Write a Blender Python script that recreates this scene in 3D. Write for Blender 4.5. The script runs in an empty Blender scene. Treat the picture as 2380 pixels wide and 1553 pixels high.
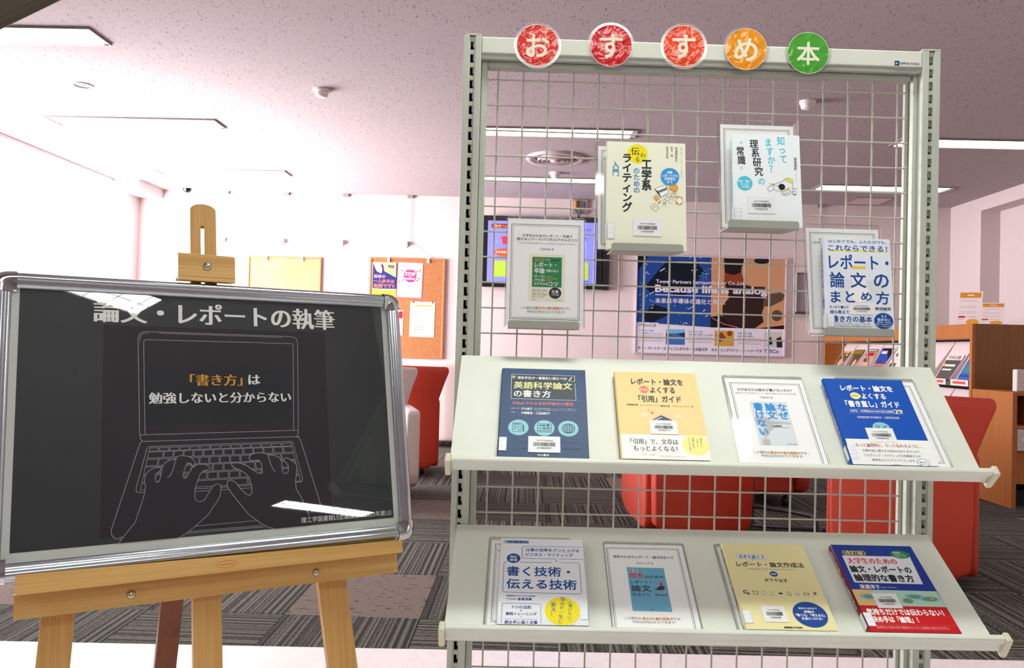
import bpy, bmesh, math, random
from mathutils import Matrix, Vector
V = Vector
scene = bpy.context.scene
COL = scene.collection

# ------------------------------------------------------------------ camera, world, exposure
cam_d = bpy.data.cameras.new('camera')
cam = bpy.data.objects.new('camera', cam_d)
COL.objects.link(cam)
cam_d.sensor_fit = 'HORIZONTAL'
cam_d.sensor_width = 36.0
cam_d.lens = 36.0 * 1850.0 / 2380.0
cam_d.clip_start = 0.02
cam.matrix_world = Matrix(((0.99943614, -0.02618523, 0.02101728, 0.0),
                           (0.02053264, -0.01864148, -0.99961538, 0.0),
                           (0.02656695, 0.99948328, -0.01809331, 0.93),
                           (0, 0, 0, 1)))
scene.camera = cam
scene.view_settings.view_transform = 'Standard'
scene.view_settings.look = 'None'
scene.view_settings.gamma = 1.0
scene.view_settings.use_curve_mapping = False
scene.view_settings.exposure = 0.0
world = bpy.data.worlds.new('world')
scene.world = world
world.use_nodes = True
WORLD_STRENGTH = 3.0
world.node_tree.nodes['Background'].inputs[0].default_value = (0.93, 0.96, 1.0, 1)
world.node_tree.nodes['Background'].inputs[1].default_value = WORLD_STRENGTH
scene.cycles.use_denoising = True
scene.cycles.max_bounces = 8
scene.cycles.transparent_max_bounces = 24
scene.cycles.sample_clamp_indirect = 8.0
LAMP_STRENGTH = 6.5         # ceiling fixtures over the carpet
RACK_LAMP_STRENGTH = 27.0   # the row of fixtures right above the display rack
NEAR_LAMP_STRENGTH = 24.0   # ceiling fixtures over the entrance, including two added fill lights
WINDOW_POWER = 1400.0        # daylight through the windows of the left wall
def area_light(name, loc, size, rot, power, color):
    ld = bpy.data.lights.new(name, 'AREA')
    ld.shape = 'RECTANGLE'; ld.size, ld.size_y = size; ld.energy = power; ld.color = color
    o = bpy.data.objects.new(name, ld); COL.objects.link(o)
    o.location = loc; o.rotation_euler = rot
    return o
# daylight entering through the tall windows in the left wall
area_light('window_daylight', (-4.6, 6.7, 1.6), (3.0, 4.6), (0, math.radians(-90), 0), WINDOW_POWER, (1.0, 0.955, 0.97))

# ------------------------------------------------------------------ materials
def srgb(h):
    h = h.lstrip('#')
    c = [int(h[i:i + 2], 16) / 255 for i in (0, 2, 4)]
    return tuple((x / 12.92 if x <= 0.04045 else ((x + 0.055) / 1.055) ** 2.4) for x in c) + (1.0,)
_M = {}
def mat(col, rough=0.5, metal=0.0, spec=0.5, coat=0.0, emit=0.0):
    k = (col, rough, metal, spec, coat, emit)
    if k in _M: return _M[k]
    m = bpy.data.materials.new('m_' + col.lstrip('#')); m.use_nodes = True
    b = m.node_tree.nodes['Principled BSDF']
    b.inputs['Base Color'].default_value = srgb(col)
    b.inputs['Roughness'].default_value = rough
    b.inputs['Metallic'].default_value = metal
    b.inputs['Specular IOR Level'].default_value = spec
    b.inputs['Coat Weight'].default_value = coat
    b.inputs['Coat Roughness'].default_value = 0.05
    if emit:
        b.inputs['Emission Color'].default_value = srgb(col)
        b.inputs['Emission Strength'].default_value = emit
    _M[k] = m
    return m
def nodes_mat(name):
    m = bpy.data.materials.new(name); m.use_nodes = True
    nt = m.node_tree
    return m, nt, nt.nodes['Principled BSDF']
def N(nt, t, **kw):
    n = nt.nodes.new(t)
    for k, v in kw.items():
        if k.startswith('i_'): n.inputs[k[2:].replace('_', ' ')].default_value = v
        else: setattr(n, k, v)
    return n
def ramp(nt, fac, stops):
    r = nt.nodes.new('ShaderNodeValToRGB')
    el = r.color_ramp.elements
    while len(el) < len(stops): el.new(0.5)
    for e_, (p, c) in zip(el, stops): e_.position = p; e_.color = srgb(c) if isinstance(c, str) else (c, c, c, 1)
    nt.links.new(fac, r.inputs[0])
    return r
def coords(nt, scale, kind='Object', rot=(0, 0, 0)):
    tc = nt.nodes.new('ShaderNodeTexCoord'); mp = nt.nodes.new('ShaderNodeMapping')
    mp.inputs['Scale'].default_value = scale; mp.inputs['Rotation'].default_value = rot
    nt.links.new(tc.outputs[kind], mp.inputs[0])
    return mp.outputs[0]
def bump(nt, b, h, strength, dist=0.01):
    n = N(nt, 'ShaderNodeBump'); n.inputs['Strength'].default_value = strength; n.inputs['Distance'].default_value = dist
    nt.links.new(h, n.inputs['Height']); nt.links.new(n.outputs[0], b.inputs['Normal'])

def m_ceiling():
    m, nt, b = nodes_mat('rock_wool_ceiling')
    v = coords(nt, (135, 42, 1), rot=(0, 0, 0.0))
    n1 = N(nt, 'ShaderNodeTexNoise', i_Scale=1.0, i_Detail=2.0, i_Roughness=0.55, i_Distortion=0.7); nt.links.new(v, n1.inputs[0])
    r = ramp(nt, n1.outputs[0], [(0.0, 1.0), (0.63, 1.0), (0.69, 0.0)])
    mix = N(nt, 'ShaderNodeMix', data_type='RGBA')
    mix.inputs[6].default_value = srgb('#73676f'); mix.inputs[7].default_value = srgb('#b3a6aa')
    nt.links.new(r.outputs[0], mix.inputs[0]); nt.links.new(mix.outputs[2], b.inputs['Base Color'])
    b.inputs['Roughness'].default_value = 0.95
    bump(nt, b, r.outputs[0], 0.4, 0.004)
    return m
def m_wall():
    m, nt, b = nodes_mat('pinkish_white_wall_paper')
    v = coords(nt, (1, 1, 1))
    n1 = N(nt, 'ShaderNodeTexNoise', i_Scale=160.0, i_Detail=2.0); nt.links.new(v, n1.inputs[0])
    b.inputs['Base Color'].default_value = srgb('#d4c4c4'); b.inputs['Roughness'].default_value = 0.85
    bump(nt, b, n1.outputs[0], 0.12, 0.002)
    return m
def m_wood(name, c0, c1, c2, along='z', rough=0.45, scale=1.0, easel=False):
    m, nt, b = nodes_mat(name)
    def coords(nt, sc):
        tc = nt.nodes.new('ShaderNodeTexCoord'); out = tc.outputs['Object']
        steps = [((1, 1, 1), (0, 0, math.radians(-32.37))), ((1, 1, 1), (math.radians(13.44), 0, 0))] if easel else []
        for s_, r_ in steps + [(sc, (0, 0, 0))]:
            mp = nt.nodes.new('ShaderNodeMapping'); mp.inputs['Scale'].default_value = s_; mp.inputs['Rotation'].default_value = r_
            nt.links.new(out, mp.inputs[0]); out = mp.outputs[0]
        return out
    s = {'x': (.9, 26, 26), 'y': (26, .9, 26), 'z': (26, 26, .9)}[along]
    v = coords(nt, tuple(q * scale for q in s))
    n1 = N(nt, 'ShaderNodeTexNoise', i_Scale=1.6, i_Detail=6.0, i_Roughness=0.6, i_Distortion=0.35); nt.links.new(v, n1.inputs[0])
    r = ramp(nt, n1.outputs[0], [(0.3, c0), (0.5, c1), (0.72, c2)])
    s2 = tuple((q * 7 if q > 3 else q * 2) for q in s)
    v2 = coords(nt, s2)
    n2 = N(nt, 'ShaderNodeTexNoise', i_Scale=2.0, i_Detail=3.0); nt.links.new(v2, n2.inputs[0])
    r2 = ramp(nt, n2.outputs[0], [(0.35, 0.82), (0.6, 1.0)])
    mx = N(nt, 'ShaderNodeMix', data_type='RGBA', blend_type='MULTIPLY'); mx.inputs[0].default_value = 0.6
    nt.links.new(r.outputs[0], mx.inputs[6]); nt.links.new(r2.outputs[0], mx.inputs[7])
    nt.links.new(mx.outputs[2], b.inputs['Base Color'])
    b.inputs['Roughness'].default_value = rough
    bump(nt, b, n2.outputs[0], 0.08, 0.002)
    return m
def m_tile(name, stripe):
    m, nt, b = nodes_mat(name)
    oi = N(nt, 'ShaderNodeObjectInfo')
    if stripe:
        tc = N(nt, 'ShaderNodeTexCoord')
        sp = N(nt, 'ShaderNodeSeparateXYZ'); nt.links.new(tc.outputs['Object'], sp.inputs[0])
        ad = N(nt, 'ShaderNodeMath', operation='MULTIPLY_ADD'); ad.inputs[1].default_value = 74.0
        nt.links.new(oi.outputs['Random'], ad.inputs[2])
        nt.links.new(sp.outputs[0 if stripe == 'y' else 1], ad.inputs[0])
        wn = N(nt, 'ShaderNodeTexNoise', noise_dimensions='1D', i_Scale=1.0, i_Detail=1.5); nt.links.new(ad.outputs[0], wn.inputs['W'])
        sc = (260, 60, 60) if stripe == 'y' else (60, 260, 60)
        fz = N(nt, 'ShaderNodeTexNoise', i_Scale=1.0, i_Detail=2.0); nt.links.new(coords(nt, sc), fz.inputs[0])
        a2 = N(nt, 'ShaderNodeMath', operation='MULTIPLY_ADD'); a2.inputs[1].default_value = 0.34
        nt.links.new(fz.outputs[0], a2.inputs[0]); nt.links.new(wn.outputs[0], a2.inputs[2])
        r = ramp(nt, a2.outputs[0], [(0.5, '#2a2a26'), (0.66, '#3e3d38'), (0.73, '#6c6a62')])
        h = a2.outputs[0]
    else:
        fz = N(nt, 'ShaderNodeTexNoise', i_Scale=140.0, i_Detail=2.0); nt.links.new(coords(nt, (1, 1, 1)), fz.inputs[0])
        r = ramp(nt, fz.outputs[0], [(0.35, '#6f645f'), (0.62, '#85776f')])
        vn = N(nt, 'ShaderNodeTexNoise', i_Scale=1.0, i_Detail=0.0); nt.links.new(coords(nt, (24, 62, 24)), vn.inputs[0])
        r2 = ramp(nt, vn.outputs[0], [(0.68, 1.0), (0.72, 0.45)])
        mx = N(nt, 'ShaderNodeMix', data_type='RGBA', blend_type='MULTIPLY'); mx.inputs[0].default_value = 1
        nt.links.new(r.outputs[0], mx.inputs[6]); nt.links.new(r2.outputs[0], mx.inputs[7])
        r = mx; h = fz.outputs[0]
    hv = N(nt, 'ShaderNodeHueSaturation')
    rv = N(nt, 'ShaderNodeMapRange'); rv.inputs[3].default_value = 0.82; rv.inputs[4].default_value = 1.12
    nt.links.new(oi.outputs['Random'], rv.inputs[0]); nt.links.new(rv.outputs[0], hv.inputs['Value'])
    nt.links.new(r.outputs[2] if not stripe else r.outputs[0], hv.inputs['Color'])
    nt.links.new(hv.outputs[0], b.inputs['Base Color'])
    b.inputs['Roughness'].default_value = 0.95; b.inputs['Specular IOR Level'].default_value = 0.15
    bump(nt, b, h, 0.5, 0.004)
    return m
def m_speckle(name, c0, c1, scale, rough, bs=0.1, metal=0.0, spec=0.5):
    m, nt, b = nodes_mat(name)
    n1 = N(nt, 'ShaderNodeTexNoise', i_Scale=scale, i_Detail=3.0); nt.links.new(coords(nt, (1, 1, 1)), n1.inputs[0])
    r = ramp(nt, n1.outputs[0], [(0.35, c0), (0.65, c1)])
    nt.links.new(r.outputs[0], b.inputs['Base Color'])
    b.inputs['Roughness'].default_value = rough; b.inputs['Metallic'].default_value = metal; b.inputs['Specular IOR Level'].default_value = spec
    if bs: bump(nt, b, n1.outputs[0], bs, 0.002)
    return m
def m_clear(name, fac=0.10, tint=(0.995, 0.997, 0.995), rough=0.04):
    m = bpy.data.materials.new(name); m.use_nodes = True; nt = m.node_tree
    nt.nodes.remove(nt.nodes['Principled BSDF']); out = nt.nodes['Material Output']
    t = N(nt, 'ShaderNodeBsdfTransparent'); t.inputs[0].default_value = tint + (1,)
    g = N(nt, 'ShaderNodeBsdfGlossy'); g.inputs['Roughness'].default_value = rough
    lw = N(nt, 'ShaderNodeLayerWeight'); lw.inputs[0].default_value = 0.25
    ml = N(nt, 'ShaderNodeMath', operation='MULTIPLY_ADD'); ml.inputs[1].default_value = 0.22; ml.inputs[2].default_value = fac * 0.35
    nt.links.new(lw.outputs['Fresnel'], ml.inputs[0])
    mx = N(nt, 'ShaderNodeMixShader'); nt.links.new(ml.outputs[0], mx.inputs[0])
    nt.links.new(t.outputs[0], mx.inputs[1]); nt.links.new(g.outputs[0], mx.inputs[2]); nt.links.new(mx.outputs[0], out.inputs[0])
    return m

def m_laminated(col):
    m, nt, b = nodes_mat('laminated_paper'); b.inputs['Base Color'].default_value = srgb(col); b.inputs['Roughness'].default_value = 0.13
    n1 = N(nt, 'ShaderNodeTexNoise', i_Scale=34.0, i_Detail=2.0, i_Distortion=0.6); nt.links.new(coords(nt, (1, 1, 1)), n1.inputs[0])
    bump(nt, b, n1.outputs[0], 0.55, 0.006)
    return m
M_CEIL = m_ceiling(); M_WALL = m_wall()
M_BEECH = m_wood('easel_beech', '#c4944f', '#d0a35f', '#bb8847', 'z', easel=True)
M_BEECHX = m_wood('easel_beech_across', '#ca9c55', '#d6ac67', '#c2914c', 'x', easel=True)
M_BEECHD = m_wood('easel_beech_rear_shaded', '#6e3a18', '#7a4420', '#603012', 'z', easel=True)  # same beech, its colour darkened for the shade on the rear leg
M_SHELFWOOD = m_wood('orange_wood', '#a96126', '#b36a2b', '#9d5821', 'z', 0.5, 0.5)
M_BROWN = m_wood('brown_side_panel', '#7d5020', '#865724', '#74491b', 'z', 0.5, 0.5)
M_TILE_Y = m_tile('carpet_lines_deep', 'y'); M_TILE_X = m_tile('carpet_lines_across', 'x'); M_TILE_P = m_tile('carpet_rose_grey', None)
M_VINYL = m_speckle('white_vinyl_floor', '#f1e9ec', '#f7f0f2', 30, 0.28, 0.02)
M_STEEL = m_speckle('grey_green_painted_steel', '#bfc6b9', '#c5ccbf', 7, 0.42, 0.0)
M_STEELW = m_speckle('cream_white_painted_shelf', '#dde2d7', '#e2e7dc', 9, 0.4, 0.0)
M_HOLDER = m_speckle('grey_beige_holder_steel', '#a6aaa0', '#adb1a7', 9, 0.4, 0.0)
M_WIRE = mat('#b9b8ac', 0.35, 0.0, 0.6)
M_SLOTSHADE = mat('#14140f', 0.8)
M_CAP = mat('#d9d5bd', 0.4)
M_ALU = mat('#bec5cc', 0.22, 1.0)
M_CHROME = mat('#c9cbce', 0.06, 1.0)
M_CORK = m_speckle('cork', '#a0663c', '#ac7246', 60, 0.9, 0.15)
M_CORKL = m_speckle('cork_paler', '#c98a5c', '#d09468', 8, 0.9, 0.1)  # paler cork tone of the left-hand board
M_OAK = m_wood('cork_board_frame', '#b36d3e', '#ba7646', '#aa6538', 'z', 0.5)
M_OAKX = m_wood('cork_board_frame_across', '#b36d3e', '#ba7646', '#aa6538', 'x', 0.5)
M_RED = m_speckle('red_upholstery', '#bd3822', '#c43d27', 300, 0.62, 0.05)
M_CREAMF = m_speckle('cream_upholstery', '#d8c8c4', '#ded0cc', 300, 0.6, 0.05)
M_GREYF = m_speckle('grey_seat_fabric', '#8a8680', '#938f89', 300, 0.8, 0.05)
M_PAPER = mat('#fcfdff', 0.6, 0.0, 0.3)
M_PAGES = m_speckle('page_edges', '#d9d2c0', '#efe9da', 400, 0.8, 0.1)
M_CLEAR = m_clear('clear_acrylic')
M_CLEARRIM = m_clear('clear_acrylic_rim', 0.25, (0.84, 0.86, 0.86), 0.18)
M_LAM = m_clear('laminate_film', 0.25, (0.95, 0.95, 0.96), 0.12)

# ------------------------------------------------------------------ lettering (Blender's own font)
_G = {}
def _text_mesh(s, off, res=2):
    k = (s, off, res)
    if k in _G: return _G[k]
    c = bpy.data.curves.new('lettering_source', 'FONT'); c.body = s; c.size = 1.0; c.resolution_u = res; c.offset = off
    o = bpy.data.objects.new('lettering_source', c); COL.objects.link(o)
    dg = bpy.context.evaluated_depsgraph_get()
    ev = o.evaluated_get(dg); me = ev.to_mesh()
    vs = [(v.co.x, v.co.y) for v in me.vertices]
    fs = [tuple(p.vertices) for p in me.polygons]
    ev.to_mesh_clear()
    COL.objects.unlink(o); bpy.data.objects.remove(o); bpy.data.curves.remove(c)
    _G[k] = (vs, fs)
    return _G[k]
PC = {'w': '#f4f6f5', 'ln': '#b9bcc6', 'k': '#1c262b', 'k2': '#27282e', 'k3': '#1e2f3f', 'yel': '#e0a83a', 'g': '#2e3134', 'g2': '#6a6d70',
      'cream': '#f1f0dc', 'green': '#2f8a5c', 'dg': '#30373a', 'org': '#d98f34', 'lb': '#e3eaf2', 'gr': '#c4c7cc', 'blu': '#1f4f9c',
      'red': '#d8273a', 'sky': '#6fb4d8', 'cy': '#8ccfdc', 'nv': '#22335a', 'sl': '#5c7790', 'nb': '#3d5878', 'ly': '#f3ec9e', 'sal': '#e0705e',
      'ro': '#ee6a30', 'p1': '#f8cf98', 'p2': '#fce2bd', 'yl2': '#f3ee8a', 'dr': '#a8383c', 'yel2': '#f4e400', 'dbl': '#1d4a9e', 'lbb': '#8fb4e0',
      'lw': '#e7eaf2', 'gr2': '#1d8a58', 'lg': '#b4dcc8', 'tan': '#e8c888', 'cy2': '#7cc4d4', 'ol': '#6f9a7c', 'rd': '#c41a20', 'pk': '#f0a0a8',
      'mb': '#3f8fd0', 'mb2': '#2f9be6', 'or2': '#f0a83c', 'cyb': '#48c8e4', 'yl3': '#e8e45c', 'yl4': '#f0d040', 'gr3': '#dfe4ea', 'wh2': '#eef1f6',
      'pb': '#1b468e', 'po': '#c8926c', 'pk0': '#0c1424', 'pl': '#b8c4e0', 'pm': '#3f6cb4', 'pk4': '#140e10', 'pbr': '#8a3a20', 'pd': '#2c1a18',
      'pd2': '#5a4838', 'plw': '#e0d8e8', 'pbl': '#26344c', 'pgo': '#c89a34', 'pnv': '#27306e', 'skn': '#f0c0a0', 'skn2': '#e8ac80',
      'pnk': '#f0709a', 'pnk2': '#f8c4d4', 'hp': '#ee3f78', 'tx': '#b89a90', 'gbl': '#b4bcd0', 'rd2': '#e02030', 'mar': '#7c1a34', 'pur': '#a05ab0',
      'rd3': '#c8303c', 'lb2': '#6fa0f0', 'bro': '#c8502c', 'ygn': '#9cb83c', 'bk': '#17181a', 'bars': '#3a3c40'}
def _bbox(vs):
    xs = [v[0] for v in vs]; ys = [v[1] for v in vs]
    return min(xs), max(xs), min(ys), max(ys)
_q = 0.016
STY = {'': (0.0, ((0, 0),)), 'b': (0.0, ((-_q, -_q), (_q, -_q), (_q, _q), (-_q, _q))), 's': (0.0, ((-_q, 0), (_q, 0))),
       'B': (0.0, tuple((0.036 * math.cos(k * math.pi / 4), 0.036 * math.sin(k * math.pi / 4)) for k in range(8)) + ((0, 0),)),
       'm': (0.0, ((-0.034, 0.0), (-0.012, 0.0), (0.012, 0.0), (0.034, 0.0))), 'h': (0.0, ((-0.01, 0), (0.01, 0.006)))}
def draw(ops, dz=0.00004, emit=0.0, res=2):
    """2-D print operations in mm (x right, y down) -> [(colour, verts, faces)], each layer a little above the last"""
    out = []; z = dz
    def add(c, vs, fs, step=1.0):
        nonlocal z
        out.append((c, [(x * .001, y * .001, z) for x, y in vs], fs)); z += dz * step
    def stroke(p, w):
        vs = []; fs = []; n = len(p)
        closed = n > 2 and abs(p[0][0] - p[-1][0]) + abs(p[0][1] - p[-1][1]) < 1e-6
        q = p[:-1] if closed else p; m = len(q)
        for i in range(m):
            a = q[i - 1] if (i > 0 or closed) else q[i]; b = q[(i + 1) % m] if (i < m - 1 or closed) else q[i]; o = q[i]
            d1 = V((o[0] - a[0], o[1] - a[1])); d2 = V((b[0] - o[0], b[1] - o[1]))
            if d1.length < 1e-6: d1 = d2.copy()
            if d2.length < 1e-6: d2 = d1.copy()
            if d1.length < 1e-6: d1 = d2 = V((1, 0))
            d1.normalize(); d2.normalize(); t = d1 + d2
            if t.length < 1e-3: t = d1.copy()
            t.normalize(); nn = V((-t.y, t.x)); k = w / 2 / max(0.45, nn.dot(V((-d1.y, d1.x))))
            vs += [(o[0] + nn.x * k, o[1] + nn.y * k), (o[0] - nn.x * k, o[1] - nn.y * k)]
        for i in range(m if closed else m - 1):
            j = (i + 1) % m; fs.append((2 * i, 2 * i + 1, 2 * j + 1, 2 * j))
        return vs, fs
    for o in ops:
        t = o[0]
        if t == 'r':
            _, x0, y0, x1, y1, c = o; add(c, [(x0, y0), (x0, y1), (x1, y1), (x1, y0)], [(0, 1, 2, 3)])
        elif t == 'e':
            _, x, y, rx, ry, c = o; n = 40
            add(c, [(x + rx * math.cos(2 * math.pi * i / n), y - ry * math.sin(2 * math.pi * i / n)) for i in range(n)], [tuple(range(n))])
        elif t == 'p':
            p = o[1]; pts = [(p[i], p[i + 1]) for i in range(0, len(p), 2)]
            add(o[2], pts, [tuple(range(len(pts)))])
        elif t == 'l':
            p = o[1]; vs, fs = stroke([(p[i], p[i + 1]) for i in range(0, len(p), 2)], o[2]); add(o[3], vs, fs)
        elif t == 'g':
            _, x, y, rx, ry, c = o
            for k in (-1, -0.62, -0.2, 0.2, 0.62, 1):
                vs, fs = stroke([(x + rx * k * math.sin(a * math.pi / 10), y - ry * math.cos(a * math.pi / 10)) for a in range(11)], 0.9); add(c, vs, fs)
            for k in (-0.7, -0.35, 0, 0.35, 0.7):
                h = math.sqrt(1 - k * k); vs, fs = stroke([(x - rx * h, y + ry * k), (x, y + ry * k + 1.5), (x + rx * h, y + ry * k)], 0.8); add(c, vs, fs)
        elif t == 't':
            _, s, x, yc, w, h, c, f = o
            if f in ('b', 'B') and h < 3.2: f = 's'
            off, sh = STY[f]
            vs, fs = _text_mesh(s, off, res)
            if not vs: continue
            b = _bbox(vs); sx = w / (b[1] - b[0]); sy = h / max(b[3] - b[2], 0.35)
            for dx, dy in sh: add(c, [(x + (vx - b[0] + dx) * sx, yc - (vy - (b[2] + b[3]) / 2 + dy) * sy) for vx, vy in vs], fs, .12)
            z += dz
        elif t == 'v':
            _, s, x0, y0, x1, y1, w, c, f = o
            off, sh = STY[f]; n = len(s)
            step = (y1 - y0) / n; L = step
            for i, ch in enumerate(s):
                vs, fs = _text_mesh(ch, off, res)
                if not vs: continue
                k = (i + 0.5) / n; cx = x0 + (x1 - x0) * k; cy = y0 + step * (i + 0.5)
                b = _bbox(vs)
                if ord(ch) < 128: mx = (b[0] + b[1]) / 2; my = (b[2] + b[3]) / 2
                else: mx = 0.5; my = 0.38
                if ch in '「」': 
                    pts = [(cx - (vy - my) * L * (1), cy + (vx - mx) * L) for vx, vy in vs]
                elif ch in 'ー-': pts = [(cx + (vy - my) * w, cy + (vx - mx) * L * 1.05) for vx, vy in vs]
                else: pts = [(cx + (vx - mx) * w, cy - (vy - my) * L * 1.04) for vx, vy in vs]
                ff = [tuple(reversed(q)) for q in fs] if ch in 'ー-' else fs
                for dx, dy in sh: add(c, [(px_ + dx * w, py_ + dy * L) for px_, py_ in pts], ff, .12)
            z += dz
    return out

# ------------------------------------------------------------------ object building
class MB:
    def __init__(s): s.v = []; s.f = []; s.m = []; s.mats = []; s.sm = []
    def mi(s, m):
        if m not in s.mats: s.mats.append(m)
        return s.mats.index(m)
    def add(s, vs, fs, m, M=None, smooth=False):
        b = len(s.v)
        s.v += [tuple(M @ V(q)) if M is not None else tuple(q) for q in vs]
        k = s.mi(m)
        for f in fs: s.f.append(tuple(i + b for i in f)); s.m.append(k); s.sm.append(smooth)
        return s
    def box(s, a, b, m, M=None, bev=0.0):
        x0, y0, z0 = a; x1, y1, z1 = b
        if x0 > x1: x0, x1 = x1, x0
        if y0 > y1: y0, y1 = y1, y0
        if z0 > z1: z0, z1 = z1, z0
        if not bev:
            vs = [(x, y, z) for x in (x0, x1) for y in (y0, y1) for z in (z0, z1)]
            fs = [(0, 1, 3, 2), (4, 6, 7, 5), (0, 4, 5, 1), (2, 3, 7, 6), (0, 2, 6, 4), (1, 5, 7, 3)]
            return s.add(vs, fs, m, M)
        bm = bmesh.new(); bmesh.ops.create_cube(bm, size=1)
        for v in bm.verts: v.co = V(((v.co.x + .5) * (x1 - x0) + x0, (v.co.y + .5) * (y1 - y0) + y0, (v.co.z + .5) * (z1 - z0) + z0))
        bev = min(bev, (x1 - x0) * .49, (y1 - y0) * .49, (z1 - z0) * .49)
        bmesh.ops.bevel(bm, geom=bm.edges[:], offset=bev, segments=2, profile=0.5, affect='EDGES')
        return s.bm(bm, m, M)
    def bm(s, bm, m, M=None, smooth=False):
        bm.verts.index_update()
        s.add([tuple(v.co) for v in bm.verts], [tuple(v.index for v in f.verts) for f in bm.faces], m, M, smooth); bm.free()
        return s
    def prism(s, prof, z0, z1, m, M=None, smooth=False, cap=True):
        n = len(prof)
        vs = [(x, y, z0) for x, y in prof] + [(x, y, z1) for x, y in prof]
        fs = [(i, (i + 1) % n, n + (i + 1) % n, n + i) for i in range(n)]
        b = len(s.v); s.add(vs, fs, m, M, smooth)
        if cap: s.add(vs, [tuple(reversed(range(n))), tuple(range(n, 2 * n))], m, M)
        return s
    def tube(s, pts, r, m, M=None, seg=10, cap=True):
        pts = [V(p) for p in pts]; vs = []; fs = []; n = len(pts)
        up = V((0, 0, 1)) if abs((pts[-1] - pts[0]).normalized().z) < .9 else V((1, 0, 0))
        for i, p in enumerate(pts):
            d = (pts[min(i + 1, n - 1)] - pts[max(i - 1, 0)]).normalized(); a = d.cross(up).normalized(); b = a.cross(d)
            rr = r[i] if isinstance(r, (list, tuple)) else r
            vs += [tuple(p + a * rr * math.cos(2 * math.pi * k / seg) + b * rr * math.sin(2 * math.pi * k / seg)) for k in range(seg)]
        for i in range(n - 1):
            for k in range(seg): fs.append((i * seg + k, i * seg + (k + 1) % seg, (i + 1) * seg + (k + 1) % seg, (i + 1) * seg + k))
        s.add(vs, fs, m, M, True)
        if cap: s.add(vs, [tuple(range(seg)), tuple(reversed(range((n - 1) * seg, n * seg)))], m, M)
        return s
    def lathe(s, prof, m, M=None, seg=32, smooth=True, cap=True):
        vs = []; fs = []; n = len(prof)
        for r, z in prof: vs += [(r * math.cos(2 * math.pi * k / seg), r * math.sin(2 * math.pi * k / seg), z) for k in range(seg)]
        for i in range(n - 1):
            for k in range(seg): fs.append((i * seg + k, i * seg + (k + 1) % seg, (i + 1) * seg + (k + 1) % seg, (i + 1) * seg + k))
        s.add(vs, fs, m, M, smooth)
        if cap and prof[0][0] > 1e-6: s.add(vs, [tuple(reversed(range(seg)))], m, M)
        if cap and prof[-1][0] > 1e-6: s.add(vs, [tuple(range((n - 1) * seg, n * seg))], m, M)
        return s
    def print(s, ops, M, z0=0.0, rough=0.4, emit=0.0, coat=0.0, res=2):
        T = M @ Matrix.Translation((0, 0, z0))
        for c, vs, fs in draw(ops, 0.000013 if not emit else 0.0003, emit, res):
            s.add(vs, fs, mat(PC[c], rough, 0.0, 0.22, coat, emit), T)
        return s
def org(o):
    while o.parent: o = o.parent
    return V(o.location)
def tag(o, label=None, cat=None, group=None, kind=None):
    if label: o['label'] = label
    if cat: o['category'] = cat
    if group: o['group'] = group
    if kind: o['kind'] = kind
    return o
GROUPS = {'ceiling_light': 'long ceiling lights', 'smoke_detector': 'smoke detectors on the ceiling', 'picture_hook': 'picture hooks along the back wall',
          'armchair': 'armchairs in the reading corner', 'book': 'books shown on the display rack', 'card_stand': 'clear card sleeves on the display rack',
          'book_holder': 'metal book holders on the wire mesh', 'title_disc': 'laminated title discs on the rack rail', 'magazine': 'magazines in the slanted trays',
          'newspaper': 'newspapers at the low cabinet', 'cork_board': 'cork boards on the back wall', 'notice': 'sheets pinned to the cork board',
          'info_card': 'info cards on the magazine rack', 'display_shelf': 'sloping shelves of the display rack', 'socket_panel': 'junction panels above the television'}
def thing(name, loc, label, cat, group=None):
    group = group or GROUPS.get(name)
    o = bpy.data.objects.new(name, None); COL.objects.link(o); o.location = loc; o.empty_display_size = 0.05
    return tag(o, label, cat, group)
def part(name, mb, parent=None, label=None, loc=None, kind=None):
    """links the builder's mesh (world coordinates) as one object under parent"""
    o0 = org(parent) if parent else V(loc or (0, 0, 0))
    me = bpy.data.meshes.new(name)
    me.from_pydata([tuple(V(v) - o0) for v in mb.v], [], mb.f)
    for m in mb.mats: me.materials.append(m)
    me.polygons.foreach_set('material_index', mb.m); me.polygons.foreach_set('use_smooth', mb.sm); me.update()
    o = bpy.data.objects.new(name, me); COL.objects.link(o)
    if parent: o.parent = parent
    else: o.location = o0
    if label: o['label'] = label
    if kind: o['kind'] = kind
    return o
def frame(origin, ex, ey, ez):
    M = Matrix.Identity(4)
    for i, a in enumerate((ex, ey, ez)): M[0][i], M[1][i], M[2][i] = a
    M[0][3], M[1][3], M[2][3] = origin
    return M
def copy_tree(o, parent=None):
    c = o.copy(); COL.objects.link(c); c.parent = parent
    for ch in o.children: copy_tree(ch, c)
    return c

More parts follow.
